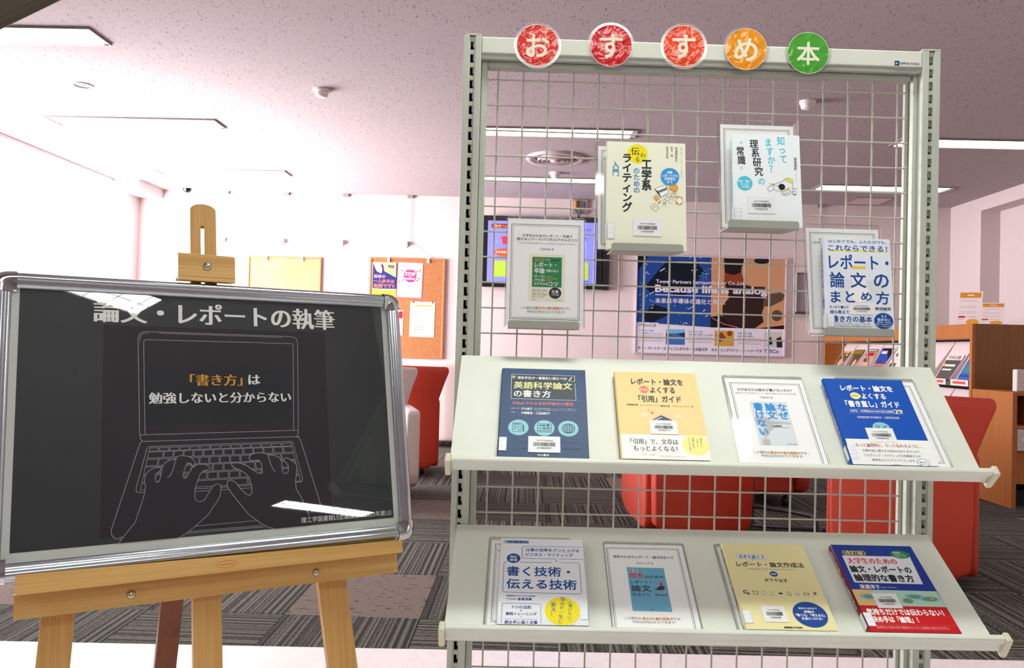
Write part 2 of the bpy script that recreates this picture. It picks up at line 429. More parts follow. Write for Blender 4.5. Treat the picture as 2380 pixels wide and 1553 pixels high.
SH = {}
SH['BOARD'] = ((771, 519), [
 ('r',150.4,72.0,621.9,507.1,'k2'),
 ('r',229.3,164.9,538.7,286.4,'k'),
 ('l',[225.7,317.8,222.2,312.2,220.5,299.3,216.5,101.3,218.2,91.7,223.0,85.7,230.5,83.7,540.8,84.9,552.4,88.2,556.9,96.7,551.1,311.5,548.8,316.8,546.6,319.2],0.94,'ln'),
 ('l',[230.8,302.2,227.2,109.4,228.3,103.2,233.1,101.4,540.3,101.7,545.4,103.4,546.3,108.2,540.7,304.2],0.94,'ln'),
 ('l',[221.8,304.5,550.6,304.8],0.88,'ln'),
 ('l',[225.7,318.1,552.0,319.3],0.88,'ln'),
 ('l',[220.2,104.5,220.7,95.0,225.4,88.4,238.1,86.8],0.6,'ln'),
 ('l',[257.1,86.4,522.7,87.8],0.62,'ln'),
 ('l',[225.7,317.8,222.0,321.2,218.6,331.3,170.2,492.4,170.9,500.9,175.2,507.2,183.0,511.0,193.6,510.1],0.94,'ln'),
 ('l',[546.6,319.2,552.6,321.5,555.3,327.6,593.5,465.9,599.8,491.5],1.13,'ln'),
 ('l',[232.2,422.3,217.8,421.7,214.5,417.4,215.3,410.6,234.2,335.1,237.0,330.1,240.6,329.2,533.2,329.7,537.4,331.6,557.2,415.2,555.2,420.9,541.8,422.2],0.87,'ln'),
 ('l',[240.0,332.3,257.3,332.3,256.0,339.0,238.6,338.9,240.0,332.3],0.71,'ln'),
 ('l',[259.5,332.4,277.0,332.4,275.9,339.0,258.3,339.0,259.5,332.4],0.72,'ln'),
 ('l',[279.2,332.4,296.9,332.5,296.0,339.1,278.1,339.0,279.2,332.4],0.73,'ln'),
 ('l',[299.1,332.5,317.1,332.5,316.4,339.2,298.3,339.1,299.1,332.5],0.73,'ln'),
 ('l',[319.3,332.5,337.5,332.6,337.0,339.2,318.6,339.2,319.3,332.5],0.74,'ln'),
 ('l',[339.8,332.6,358.2,332.6,357.8,339.3,339.3,339.2,339.8,332.6],0.75,'ln'),
 ('l',[360.5,332.6,379.1,332.7,379.0,339.3,360.2,339.3,360.5,332.6],0.76,'ln'),
 ('l',[381.5,332.7,400.3,332.7,400.4,339.4,381.4,339.3,381.5,332.7],0.77,'ln'),
 ('l',[402.7,332.7,421.8,332.8,422.1,339.4,402.8,339.4,402.7,332.7],0.78,'ln'),
 ('l',[424.2,332.8,443.6,332.8,444.0,339.5,424.5,339.5,424.2,332.8],0.79,'ln'),
 ('l',[446.0,332.8,465.6,332.9,466.3,339.6,446.5,339.5,446.0,332.8],0.8,'ln'),
 ('l',[468.1,332.9,487.9,333.0,488.9,339.6,468.8,339.6,468.1,332.9],0.81,'ln'),
 ('l',[490.5,333.0,510.6,333.0,511.7,339.7,491.4,339.6,490.5,333.0],0.82,'ln'),
 ('l',[513.1,333.0,533.5,333.1,534.9,339.8,514.3,339.7,513.1,333.0],0.83,'ln'),
 ('l',[238.2,340.7,266.3,340.8,264.1,353.1,235.6,353.0,238.2,340.7],0.71,'ln'),
 ('l',[268.5,340.8,285.5,340.8,283.7,353.2,266.4,353.1,268.5,340.8],0.72,'ln'),
 ('l',[287.8,340.8,304.9,340.9,303.4,353.2,286.0,353.2,287.8,340.8],0.73,'ln'),
 ('l',[307.2,340.9,324.6,340.9,323.4,353.3,305.7,353.2,307.2,340.9],0.74,'ln'),
 ('l',[326.9,341.0,344.5,341.0,343.7,353.4,325.8,353.3,326.9,341.0],0.75,'ln'),
 ('l',[346.9,341.0,364.7,341.1,364.2,353.4,346.0,353.4,346.9,341.0],0.76,'ln'),
 ('l',[367.0,341.1,385.1,341.1,384.9,353.5,366.6,353.4,367.0,341.1],0.76,'ln'),
 ('l',[387.5,341.1,405.7,341.2,405.9,353.6,387.4,353.5,387.5,341.1],0.77,'ln'),
 ('l',[408.2,341.2,426.6,341.2,427.2,353.6,408.4,353.6,408.2,341.2],0.78,'ln'),
 ('l',[429.1,341.2,447.8,341.3,448.8,353.7,429.7,353.6,429.1,341.2],0.79,'ln'),
 ('l',[450.3,341.3,469.3,341.4,470.6,353.8,451.3,353.7,450.3,341.3],0.8,'ln'),
 ('l',[471.8,341.4,491.0,341.4,492.7,353.8,473.2,353.8,471.8,341.4],0.81,'ln'),
 ('l',[493.5,341.4,513.0,341.5,515.1,353.9,495.3,353.9,493.5,341.4],0.82,'ln'),
 ('l',[515.5,341.5,535.2,341.5,537.8,354.0,517.7,353.9,515.5,341.5],0.83,'ln'),
 ('l',[235.1,355.7,256.1,355.7,253.6,369.3,232.2,369.2,235.1,355.7],0.7,'ln'),
 ('l',[258.3,355.7,275.7,355.8,273.5,369.4,255.9,369.3,258.3,355.7],0.71,'ln'),
 ('l',[278.0,355.8,295.6,355.9,293.7,369.5,275.9,369.4,278.0,355.8],0.72,'ln'),
 ('l',[297.9,355.9,315.7,355.9,314.2,369.5,296.1,369.5,297.9,355.9],0.73,'ln'),
 ('l',[318.0,355.9,336.0,356.0,335.0,369.6,316.6,369.5,318.0,355.9],0.74,'ln'),
 ('l',[338.4,356.0,356.7,356.1,356.0,369.7,337.4,369.6,338.4,356.0],0.75,'ln'),
 ('l',[359.1,356.1,377.5,356.1,377.2,369.8,358.4,369.7,359.1,356.1],0.76,'ln'),
 ('l',[380.0,356.1,398.7,356.2,398.8,369.9,379.7,369.8,380.0,356.1],0.77,'ln'),
 ('l',[401.2,356.2,420.1,356.3,420.6,369.9,401.3,369.9,401.2,356.2],0.78,'ln'),
 ('l',[422.6,356.3,441.8,356.3,442.7,370.0,423.1,370.0,422.6,356.3],0.79,'ln'),
 ('l',[444.3,356.3,463.8,356.4,465.1,370.1,445.3,370.0,444.3,356.3],0.8,'ln'),
 ('l',[466.3,356.4,486.0,356.5,487.8,370.2,467.7,370.1,466.3,356.4],0.81,'ln'),
 ('l',[488.6,356.5,508.6,356.6,510.8,370.3,490.5,370.2,488.6,356.5],0.82,'ln'),
 ('l',[511.2,356.6,538.4,356.7,541.2,370.4,513.5,370.3,511.2,356.6],0.83,'ln'),
 ('l',[231.7,371.4,259.4,371.5,256.8,385.9,228.7,385.7,231.7,371.4],0.7,'ln'),
 ('l',[261.7,371.5,279.6,371.6,277.4,386.0,259.2,385.9,261.7,371.5],0.71,'ln'),
 ('l',[281.9,371.6,300.1,371.7,298.3,386.1,279.8,386.0,281.9,371.6],0.72,'ln'),
 ('l',[302.5,371.7,320.8,371.7,319.4,386.2,300.7,386.1,302.5,371.7],0.73,'ln'),
 ('l',[323.3,371.8,341.9,371.8,340.8,386.3,321.9,386.2,323.3,371.8],0.74,'ln'),
 ('l',[344.3,371.8,363.2,371.9,362.6,386.4,343.3,386.3,344.3,371.8],0.75,'ln'),
 ('l',[365.6,371.9,384.7,372.0,384.5,386.5,365.1,386.4,365.6,371.9],0.76,'ln'),
 ('l',[387.2,372.0,406.6,372.1,406.8,386.6,387.1,386.5,387.2,372.0],0.77,'ln'),
 ('l',[409.1,372.1,428.8,372.2,429.4,386.7,409.4,386.6,409.1,372.1],0.78,'ln'),
 ('l',[431.3,372.2,451.2,372.3,452.3,386.8,432.0,386.7,431.3,372.2],0.79,'ln'),
 ('l',[453.8,372.3,473.9,372.4,475.5,386.9,455.0,386.8,453.8,372.3],0.8,'ln'),
 ('l',[476.6,372.4,497.0,372.4,499.1,387.0,478.2,386.9,476.6,372.4],0.81,'ln'),
 ('l',[499.7,372.5,541.7,372.6,544.7,387.2,501.8,387.0,499.7,372.5],0.82,'ln'),
 ('l',[228.2,388.3,266.6,388.5,264.4,402.4,225.2,402.1,228.2,388.3],0.7,'ln'),
 ('l',[269.0,388.5,287.5,388.6,285.5,402.5,266.8,402.4,269.0,388.5],0.72,'ln'),
 ('l',[289.9,388.6,308.5,388.7,307.0,402.6,288.0,402.5,289.9,388.6],0.73,'ln'),
 ('l',[311.0,388.7,329.9,388.8,328.7,402.8,309.5,402.6,311.0,388.7],0.73,'ln'),
 ('l',[332.4,388.8,351.5,388.9,350.7,402.9,331.2,402.8,332.4,388.8],0.74,'ln'),
 ('l',[354.0,389.0,373.4,389.0,373.0,403.0,353.3,402.9,354.0,389.0],0.75,'ln'),
 ('l',[376.0,389.1,395.7,389.2,395.7,403.1,375.6,403.0,376.0,389.1],0.76,'ln'),
 ('l',[398.2,389.2,418.2,389.3,418.6,403.3,398.3,403.2,398.2,389.2],0.77,'ln'),
 ('l',[420.8,389.3,441.0,389.4,441.9,403.4,421.3,403.3,420.8,389.3],0.78,'ln'),
 ('l',[443.6,389.4,464.1,389.5,465.4,403.6,444.6,403.4,443.6,389.4],0.8,'ln'),
 ('l',[466.8,389.5,487.6,389.6,489.4,403.7,468.2,403.6,466.8,389.5],0.81,'ln'),
 ('l',[490.3,389.6,545.2,389.9,548.2,404.0,492.1,403.7,490.3,389.6],0.82,'ln'),
 ('l',[224.7,404.7,245.1,404.9,242.7,417.7,222.0,417.6,224.7,404.7],0.69,'ln'),
 ('l',[247.5,404.9,268.1,405.0,266.1,417.9,245.1,417.8,247.5,404.9],0.7,'ln'),
 ('l',[270.6,405.0,298.6,405.2,297.1,418.1,268.6,417.9,270.6,405.0],0.72,'ln'),
 ('l',[301.1,405.2,434.4,406.0,435.0,419.1,299.6,418.1,301.1,405.2],0.73,'ln'),
 ('l',[437.1,406.0,468.1,406.2,469.4,419.3,437.8,419.1,437.1,406.0],0.79,'ln'),
 ('l',[470.9,406.2,494.6,406.4,496.3,419.5,472.2,419.4,470.9,406.2],0.81,'ln'),
 ('l',[497.4,406.4,521.4,406.5,523.7,419.7,499.2,419.5,497.4,406.4],0.82,'ln'),
 ('l',[524.3,406.5,548.7,406.7,551.4,419.9,526.6,419.7,524.3,406.5],0.83,'ln'),
 ('l',[304.0,422.4,463.2,421.7],0.79,'ln'),
 ('l',[304.0,427.5,463.1,427.4],0.79,'ln'),
 ('l',[328.3,498.6,455.1,498.2],0.79,'ln'),
 ('l',[316.2,508.3,464.8,509.9],0.79,'ln'),
 ('l',[311.7,511.6,469.7,513.0],0.78,'ln'),
 ('l',[185.7,507.6,194.1,507.2],0.84,'ln'),
 ('p',[183.2,519.0,194.0,505.0,213.4,480.9,218.9,462.9,225.8,441.8,230.5,423.4,232.1,411.0,230.5,401.5,231.0,390.5,232.9,385.3,239.6,378.3,251.3,373.2,258.7,372.9,261.1,377.2,259.4,380.9,253.5,384.8,250.6,390.0,250.7,397.9,253.6,403.5,257.5,402.4,260.4,393.7,262.4,382.7,264.7,371.6,269.1,364.4,276.6,359.9,288.6,358.2,291.7,354.1,297.7,350.8,310.0,352.0,319.8,355.6,326.3,362.1,328.5,369.1,324.8,374.5,320.8,369.4,316.1,366.9,312.2,368.0,309.4,373.7,303.9,391.3,304.8,397.1,308.5,398.9,312.5,395.0,316.2,387.1,322.9,377.0,333.2,371.0,347.2,371.6,356.6,376.0,358.8,380.4,351.9,384.0,344.0,385.9,338.4,391.5,332.2,407.4,327.5,423.3,326.9,439.3,330.9,447.6,338.2,449.7,346.9,445.5,355.7,431.5,363.3,419.0,371.6,413.9,378.5,416.6,380.1,423.3,378.3,439.5,370.3,453.6,360.9,465.8,354.6,476.6,328.3,498.3,313.2,509.6,295.2,519.0,257.0,519.0],'k2'),
 ('l',[183.2,520.0,194.0,505.0,213.4,480.9,218.9,462.9,225.8,441.8,230.5,423.4,232.1,411.0,230.5,401.5,231.0,390.5,232.9,385.3,239.6,378.3,251.3,373.2,258.7,372.9,261.1,377.2,259.4,380.9,253.5,384.8,250.6,390.0,250.7,397.9,253.6,403.5,257.5,402.4,260.4,393.7,262.4,382.7,264.7,371.6,269.1,364.4,276.6,359.9,288.6,358.2,291.7,354.1,297.7,350.8,310.0,352.0,319.8,355.6,326.3,362.1,328.5,369.1,324.8,374.5,320.8,369.4,316.1,366.9,312.2,368.0,309.4,373.7,303.9,391.3,304.8,397.1,308.5,398.9,312.5,395.0,316.2,387.1,322.9,377.0,333.2,371.0,347.2,371.6,356.6,376.0,358.8,380.4,351.9,384.0,344.0,385.9,338.4,391.5,332.2,407.4,327.5,423.3,326.9,439.3,330.9,447.6,338.2,449.7,346.9,445.5,355.7,431.5,363.3,419.0,371.6,413.9,378.5,416.6,380.1,423.3,378.3,439.5,370.3,453.6,360.9,465.8,354.6,476.6,328.3,498.3,313.2,509.6,295.2,519.5],0.89,'ln'),
 ('l',[273.8,395.4,279.7,390.9,284.2,380.6,288.1,366.3,291.7,354.4],0.9,'ln'),
 ('p',[492.9,519.0,476.3,514.2,461.6,504.7,435.7,482.9,421.4,463.8,408.6,446.4,396.0,427.5,392.2,417.4,393.6,409.9,401.0,408.0,410.7,413.6,420.2,427.4,431.5,439.7,439.6,443.6,444.0,438.9,444.8,428.9,440.2,406.9,432.1,396.4,422.4,389.2,411.0,383.6,403.6,378.3,402.4,373.2,408.6,371.1,421.0,373.0,435.7,379.8,447.1,388.8,458.7,396.1,465.3,398.2,467.7,394.9,466.7,377.9,463.5,370.9,457.5,367.9,449.1,369.6,441.5,367.2,439.9,361.4,444.4,354.8,457.8,351.9,474.6,353.3,481.3,357.3,495.0,359.3,505.9,364.2,511.1,374.8,511.4,392.0,514.7,399.1,518.7,401.7,524.4,397.8,525.7,385.8,522.1,378.1,516.0,373.3,516.1,368.1,522.5,365.9,532.8,372.3,543.0,380.8,544.9,390.2,540.2,419.4,541.4,436.6,553.0,457.9,569.3,498.4,570.3,519.0],'k2'),
 ('l',[492.9,519.9,476.3,514.2,461.6,504.7,435.7,482.9,421.4,463.8,408.6,446.4,396.0,427.5,392.2,417.4,393.6,409.9,401.0,408.0,410.7,413.6,420.2,427.4,431.5,439.7,439.6,443.6,444.0,438.9,444.8,428.9,440.2,406.9,432.1,396.4,422.4,389.2,411.0,383.6,403.6,378.3,402.4,373.2,408.6,371.1,421.0,373.0,435.7,379.8,447.1,388.8,458.7,396.1,465.3,398.2,467.7,394.9,466.7,377.9,463.5,370.9,457.5,367.9,449.1,369.6,441.5,367.2,439.9,361.4,444.4,354.8,457.8,351.9,474.6,353.3,481.3,357.3,495.0,359.3,505.9,364.2,511.1,374.8,511.4,392.0,514.7,399.1,518.7,401.7,524.4,397.8,525.7,385.8,522.1,378.1,516.0,373.3,516.1,368.1,522.5,365.9,532.8,372.3,543.0,380.8,544.9,390.2,540.2,419.4,541.4,436.6,553.0,457.9,569.3,498.4],1.07,'ln'),
 ('l',[481.3,357.3,484.4,371.9,489.2,385.8,495.8,395.3],1.02,'ln'),
 ('t','「書き方」',319.9,188.8,108.6,25.7,'yel','m'),
 ('t','は',443.0,187.7,24.6,22.0,'w','m'),
 ('t','勉強しないと分からない',238.1,228.0,298.0,24.1,'w','m'),
 ('t','論文・レポートの執筆',132.3,41.3,514.6,49.9,'w','m'),
 ('t','理工学図書館LS企画展示（2023年度LS）',549.8,506.3,215.4,12.5,'w',''),
])
SH['N1'] = ((142, 198), [
 ('l',[7.5,11,134.5,11,134.5,187,7.5,187,7.5,11],0.9,'g'),
 ('l',[10.3,13.8,131.7,13.8,131.7,184.2,10.3,184.2,10.3,13.8],0.5,'g'),
 ('t','大学生のためのレポート・卒論で',27.6,31.8,92.8,5.3,'g','b'),
 ('t','困らないワード/パワポ/エクセルのコツ',17.8,38.6,112.2,5.6,'g','b'),
 ('t','文系大学生必携 :Microsoft365/GoogleDrive/Zoom',21.5,46.4,106.2,3.7,'g2',''),
 ('t','加藤瑞貴 著',61.3,57.1,25.3,4.0,'g2',''),
 ('r',40.8,66.8,107.6,154.1,'cream'),
 ('r',47.0,71.7,101.6,127.8,'green'),
 ('r',49.0,76.3,96.8,78.4,'dg'),
 ('e',53.9,77.1,2.9,2.9,'yel'),
 ('e',60.0,76.9,2.9,2.9,'yel'),
 ('e',66.0,76.8,2.9,2.9,'yel'),
 ('t','大学生',51.3,76.9,17.1,4.0,'dg','b'),
 ('t','のための',70.0,76.9,10.6,2.8,'w','b'),
 ('t','レポート・',51.5,86.1,39.3,9.8,'w','b'),
 ('t','卒論',51.0,97.4,18.9,10.1,'w','b'),
 ('t','で困らない',71.4,97.4,24.1,5.2,'w','b'),
 ('t','ワード/',50.9,108.4,19.5,5.5,'w','b'),
 ('t','パワポ/',51.0,114.7,19.5,5.5,'w','b'),
 ('t','Word',73.1,107.8,9.7,3.4,'yel',''),
 ('t','PowerPoint',72.8,111.5,20.8,3.3,'yel',''),
 ('t','Excel',72.9,115.1,10.4,3.0,'yel',''),
 ('t','エクセルの',51.1,121.5,25.9,5.2,'w','b'),
 ('t','コツ',77.8,121.8,16.9,7.9,'w','b'),
 ('t','現役大学生が、友達に',47.9,133.4,27.1,2.9,'g',''),
 ('t','教えたくなるほど',48.0,137.7,21.1,2.9,'g',''),
 ('t','便利だと感じた機能を',48.1,141.8,27.8,2.9,'g',''),
 ('t','紹介しています！',48.2,146.2,21.8,2.9,'g',''),
 ('e',89.8,138.3,11.3,10.3,'dg'),
 ('t','文系',83.0,136.0,13.4,6.4,'w','b'),
 ('t','大学生必携',83.1,141.6,13.8,2.7,'w','b'),
 ('t','現代図書の本',46.5,151.5,10.8,1.7,'g2',''),
 ('t','大学出版部協会',90.3,151.2,12.0,1.5,'g2',''),
 ('t','この資料は',26.3,166.5,27.2,4.8,'g2',''),
 ('t','貸出中',53.5,166.3,17.0,5.1,'org','b'),
 ('t','か',70.8,166.3,5.5,4.5,'g2',''),
 ('t','館内閲覧中',76.5,166.1,27.3,5.1,'org','b'),
 ('t','です。',104.3,166.2,14.6,4.5,'g2',''),
 ('t','予約はOPACからできます！',38.2,173.3,70.4,4.8,'g2',''),
])
SH['N3'] = ((142, 198), [
 ('l',[7.5,11,134.5,11,134.5,200,7.5,200,7.5,11],0.9,'g'),
 ('l',[10.3,13.8,131.7,13.8,131.7,200,10.3,200,10.3,13.8],0.5,'g'),
 ('t','なぜあなたは論文が書けないのか？',18.9,27.6,99.0,7.0,'g','b'),
 ('t','理由がわかれば見えてくる、論文を書ききるための処方箋',13.8,36.3,109.2,4.2,'g2',''),
 ('t','佐藤雅昭 著',57.0,46.4,22.3,4.8,'g2',''),
 ('p',[35.6,56.6,101.3,56.7,101.1,157.0,35.7,157.3],'lb'),
 ('p',[37.3,92.8,53.0,91.5,61.7,96.1,66.5,107.2,67.8,118.2,59.0,126.3,53.3,137.3,44.2,136.0,44.1,125.2,53.0,115.5,51.9,109.2,47.5,107.8,37.7,112.5],'gr'),
 ('p',[41.8,143.8,54.3,143.7,54.2,156.8,41.2,157.2],'gr'),
 ('v','なぜ',91.5,59.9,89.7,98.5,17.5,'mb2','B'),
 ('v','論文',70.3,59.7,68.9,98.3,18.1,'mb2','B'),
 ('v','書けない',49.1,59.5,47.2,136.0,17.3,'mb2','B'),
 ('v','あなたは',79.4,71.1,78.9,90.8,3.9,'red',''),
 ('v','が',68.5,97.5,68.4,101.1,3.6,'red',''),
 ('v','のか',48.3,135.9,48.5,143.9,4.0,'red',''),
 ('t','理由がわかれば見えてくる、',65.9,104.4,28.4,2.6,'g',''),
 ('t','論文を書ききるための処方箋',66.6,107.8,31.7,2.6,'g',''),
 ('t','佐藤雅昭',65.4,113.8,15.7,3.8,'g','b'),
 ('l',[66.2,117.2,95.1,117.1],0.36,'g'),
 ('t','名古屋大学出版会',82.0,154.0,16.6,2.1,'g',''),
 ('t','この資料は',21.3,172.7,27.0,5.9,'g2',''),
 ('t','貸出中',49.0,173.1,17.1,5.9,'org','b'),
 ('t','か',66.3,173.1,4.2,5.4,'g2',''),
 ('t','館内閲覧中',71.3,173.1,28.2,5.9,'org','b'),
 ('t','です。',99.9,173.0,14.6,5.4,'g2',''),
 ('t','予約はOPACからできます！',32.9,180.1,70.9,5.6,'g2',''),
])
SH['N6'] = ((142, 198), [
 ('l',[4,9,133.5,9,133.5,200,4,200,4,9],0.9,'g'),
 ('l',[6.5,11.5,131,11.5,131,200,6.5,200,6.5,11.5],0.5,'g'),
 ('t','理系のためのレポート・論文完全ナビ',14.7,31.4,107.4,6.8,'g','b'),
 ('t','見延庄士郎 著',53.1,46.8,30.5,5.3,'g2',''),
 ('p',[35.8,57.6,100.7,58.0,101.0,158.6,35.7,157.9],'sky'),
 ('r',39.8,62.2,53.4,69.5,'w'),
 ('t','新版',40.3,65.9,12.6,6.6,'k','b'),
 ('t','理系',38.9,77.0,24.7,11.6,'red','b'),
 ('t','のための',65.6,79.8,31.6,6.1,'k','b'),
 ('t','レポート・',39.3,92.5,35.5,7.7,'k','b'),
 ('t','論文',39.0,107.2,33.0,14.7,'k','b'),
 ('t','完全ナビ',38.9,121.6,31.5,8.0,'blu','b'),
 ('p',[77.4,111.7,87.9,100.4,95.0,101.3,96.2,105.4,92.5,110.4,85.9,110.9,82.4,109.9],'k'),
 ('p',[88.5,93.2,92.1,91.5,94.0,99.7,88.5,100.4],'red'),
 ('e',80.5,92.7,0.6,0.8,'g'),
 ('e',81.7,99.3,0.6,0.8,'g'),
 ('e',88.8,89.1,0.6,0.8,'g'),
 ('e',96.1,88.8,0.6,0.8,'g'),
 ('e',77.1,104.7,0.6,0.8,'g'),
 ('e',98.9,102.0,0.6,0.8,'g'),
 ('e',98.9,107.7,0.6,0.8,'g'),
 ('e',77.4,115.7,0.6,0.8,'g'),
 ('e',72.3,111.8,0.6,0.8,'g'),
 ('e',91.8,115.2,0.6,0.8,'g'),
 ('e',84.6,93.4,0.6,0.8,'g'),
 ('e',82.8,88.4,0.6,0.8,'g'),
 ('t','見延庄士郎 著',77.3,121.7,19.6,3.9,'k','b'),
 ('t','講談社',65.4,154.2,6.0,2.2,'k',''),
 ('t','この資料は',20.4,173.9,27.2,6.0,'g2',''),
 ('t','貸出中',49.1,174.4,16.4,6.0,'org','b'),
 ('t','か',65.7,174.4,4.8,5.4,'g2',''),
 ('t','館内閲覧中',71.2,174.2,28.1,6.0,'org','b'),
 ('t','です。',99.7,174.2,14.8,5.4,'g2',''),
 ('t','予約はOPACからできます！',32.4,181.4,71.3,5.6,'g2',''),
])
SH['B1'] = ((152, 210), [
 ('r',16.0,15.5,133.1,77.3,'k3'),
 ('l',[16.7,15.5,131.9,16.2,131.7,30.1,120.6,30.2],0.67,'w'),
 ('l',[16.7,15.5,17.1,77.0,133.1,77.9,132.0,35.3],0.67,'w'),
 ('l',[121.2,28.3,127.0,19.7],1.85,'w'),
 ('r',17.5,19.6,23.6,22.7,'cy'),
 ('r',17.6,23.0,23.7,26.1,'org'),
 ('t','理系学生が一番最初に読むべき!',27.4,24.0,90.7,6.7,'w','b'),
 ('t','英語科学論文',21.3,42.8,105.3,17.2,'ly','b'),
 ('t','の書き方',21.8,64.0,66.2,17.0,'w','b'),
 ('t','IMRaDでわかる科学論文の構造',21.1,87.5,106.9,7.7,'sal','b'),
 ('t','※編集・執筆',17.8,100.5,14.6,2.2,'w',''),
 ('t','※執筆',18.1,109.8,6.6,2.2,'w',''),
 ('t','片山晶子',36.1,100.7,19.5,5.5,'w','b'),
 ('t','中嶋隆浩・三品由紀子',36.4,110.9,49.8,6.1,'w','b'),
 ('t','東京大学教養学部附属グローバルコミュニケーション研究センター',58.2,99.6,75.1,2.2,'w',''),
 ('t','ALESSプログラム特任講師／特任アクティブラーニングセンター',58.2,103.5,74.9,2.1,'w',''),
 ('e',32.0,145.2,17.6,17.9,'cy'),
 ('e',76.7,145.3,17.5,17.9,'cy'),
 ('e',118.1,145.2,17.5,17.9,'cy'),
 ('l',[22.4,134.8,36.6,134.8,36.9,154.6,22.6,154.4,22.4,134.8],0.88,'nv'),
 ('r',23.8,136.4,35.1,138.5,'nv'),
 ('r',24.6,141.4,28.7,143.9,'sl'),
 ('r',30.3,142.8,34.3,145.3,'sl'),
 ('r',24.8,146.3,28.9,148.8,'sl'),
 ('r',31.1,149.4,35.2,151.8,'sl'),
 ('p',[40.3,135.8,41.6,141.6,42.0,154.7,39.6,154.8,39.2,141.7],'nv'),
 ('l',[65.1,135.5,88.8,135.8,88.6,151.4,65.0,151.4,65.1,135.5],1.0,'nv'),
 ('l',[63.5,154.3,89.5,154.3],1.11,'nv'),
 ('r',68.0,138.2,79.5,140.6,'nv'),
 ('e',83.0,139.3,2.2,3.0,'nv'),
 ('l',[68.4,148.5,68.3,143.1],0.62,'nv'),
 ('l',[69.6,148.5,69.6,144.1],0.62,'nv'),
 ('l',[70.9,148.5,70.8,145.0],0.62,'nv'),
 ('l',[72.1,148.4,72.1,146.0],0.62,'nv'),
 ('r',73.9,142.9,79.6,148.8,'sl'),
 ('r',80.8,143.2,86.4,148.6,'sl'),
 ('g',118.1,145.2,11.2,10.8,'nv'),
 ('t','INTRODUCTION→METHOD',34.4,175.0,97.9,5.4,'nb',''),
 ('t','RESULT→DISCUSSION',38.6,189.6,98.3,5.3,'nb',''),
 ('t','中山書店',65.5,205.6,19.5,4.6,'w','b'),
 ('B',49.5,164.7,103.7,200.2,'10100018753'),
])
SH['B2'] = ((152, 210), [
 ('t','レポート・論文を',29.0,25.3,95.9,16.2,'k','B'),
 ('e',51.1,45.7,8.4,9.0,'ro'),
 ('p',[58.0,41.5,60.7,45.9,57.4,49.6],'ro'),
 ('t','さらに',44.0,45.7,13.9,6.8,'w','B'),
 ('t','よくする',62.3,46.5,45.5,15.0,'k','B'),
 ('t','「引用」ガイド',39.4,69.0,77.1,16.0,'k','B'),
 ('t','佐渡島紗織',15.7,84.6,20.7,4.4,'k','b'),
 ('t','オリベイラ,ディエゴ',40.8,85.5,32.9,4.1,'k',''),
 ('t','嶼田大海',77.5,86.2,16.7,4.4,'k','b'),
 ('t','デルグレゴ,ニコラス（著）',98.7,86.2,39.2,4.1,'k',''),
 ('e',76.1,123.7,18.2,20.8,'p1'),
 ('p',[58.2,121.3,76.4,108.6,95.5,120.1,75.8,132.5],'nv'),
 ('l',[64.3,120.8,77.1,113.9],1.46,'w'),
 ('e',46.6,109.1,5.9,5.6,'p2'),
 ('e',106.0,110.5,5.9,5.6,'p2'),
 ('l',[87.7,93.6,97.9,93.6,97.0,102.0,86.8,102.0,87.7,93.6],1.11,'p2'),
 ('l',[42.6,127.2,48.8,124.5,49.3,130.2,43.3,132.8,42.6,127.2],0.97,'p2'),
 ('l',[104.8,126.0,108.4,125.8,107.9,133.1,104.6,133.2],0.97,'p2'),
 ('p',[61.4,98.6,62.3,102.0,64.7,103.0,62.1,104.5,60.6,107.8,59.6,104.5,57.3,103.3,59.8,102.0],'ro'),
 ('p',[54.6,95.0,55.2,96.7,56.4,97.5,55.1,98.3,54.2,100.0,53.6,98.4,52.5,97.6,53.8,96.7],'ro'),
 ('p',[0.6,155.0,151.3,155.9,152.0,210.0,0.0,210.0],'w'),
 ('t','「引用」で、文章は',17.0,170.8,82.4,12.5,'k','m'),
 ('t','もっとよくなる！',20.9,186.6,75.6,11.3,'k','m'),
 ('l',[17.6,177.9,100.3,178.9],0.29,'sal'),
 ('l',[24.8,193.6,100.8,194.4],0.29,'sal'),
 ('e',129.7,176.4,23.3,23.3,'yl2'),
 ('v','構成をもとに、',140.0,160.9,139.1,185.0,4.2,'k',''),
 ('v','「引用」の',133.5,161.1,132.7,179.3,4.0,'k',''),
 ('v','意義と方法を',126.6,160.6,125.1,184.0,4.2,'k',''),
 ('v','アドバイスします。',119.2,160.0,118.7,193.0,4.0,'k',''),
 ('t','「引用」の効果？',33.5,200.8,24.7,3.5,'org',''),
 ('t','引用する時はどうすればいいの？',64.3,203.2,44.5,3.5,'org',''),
 ('B',53.9,121.5,102.1,153.7,'10100025116'),
])
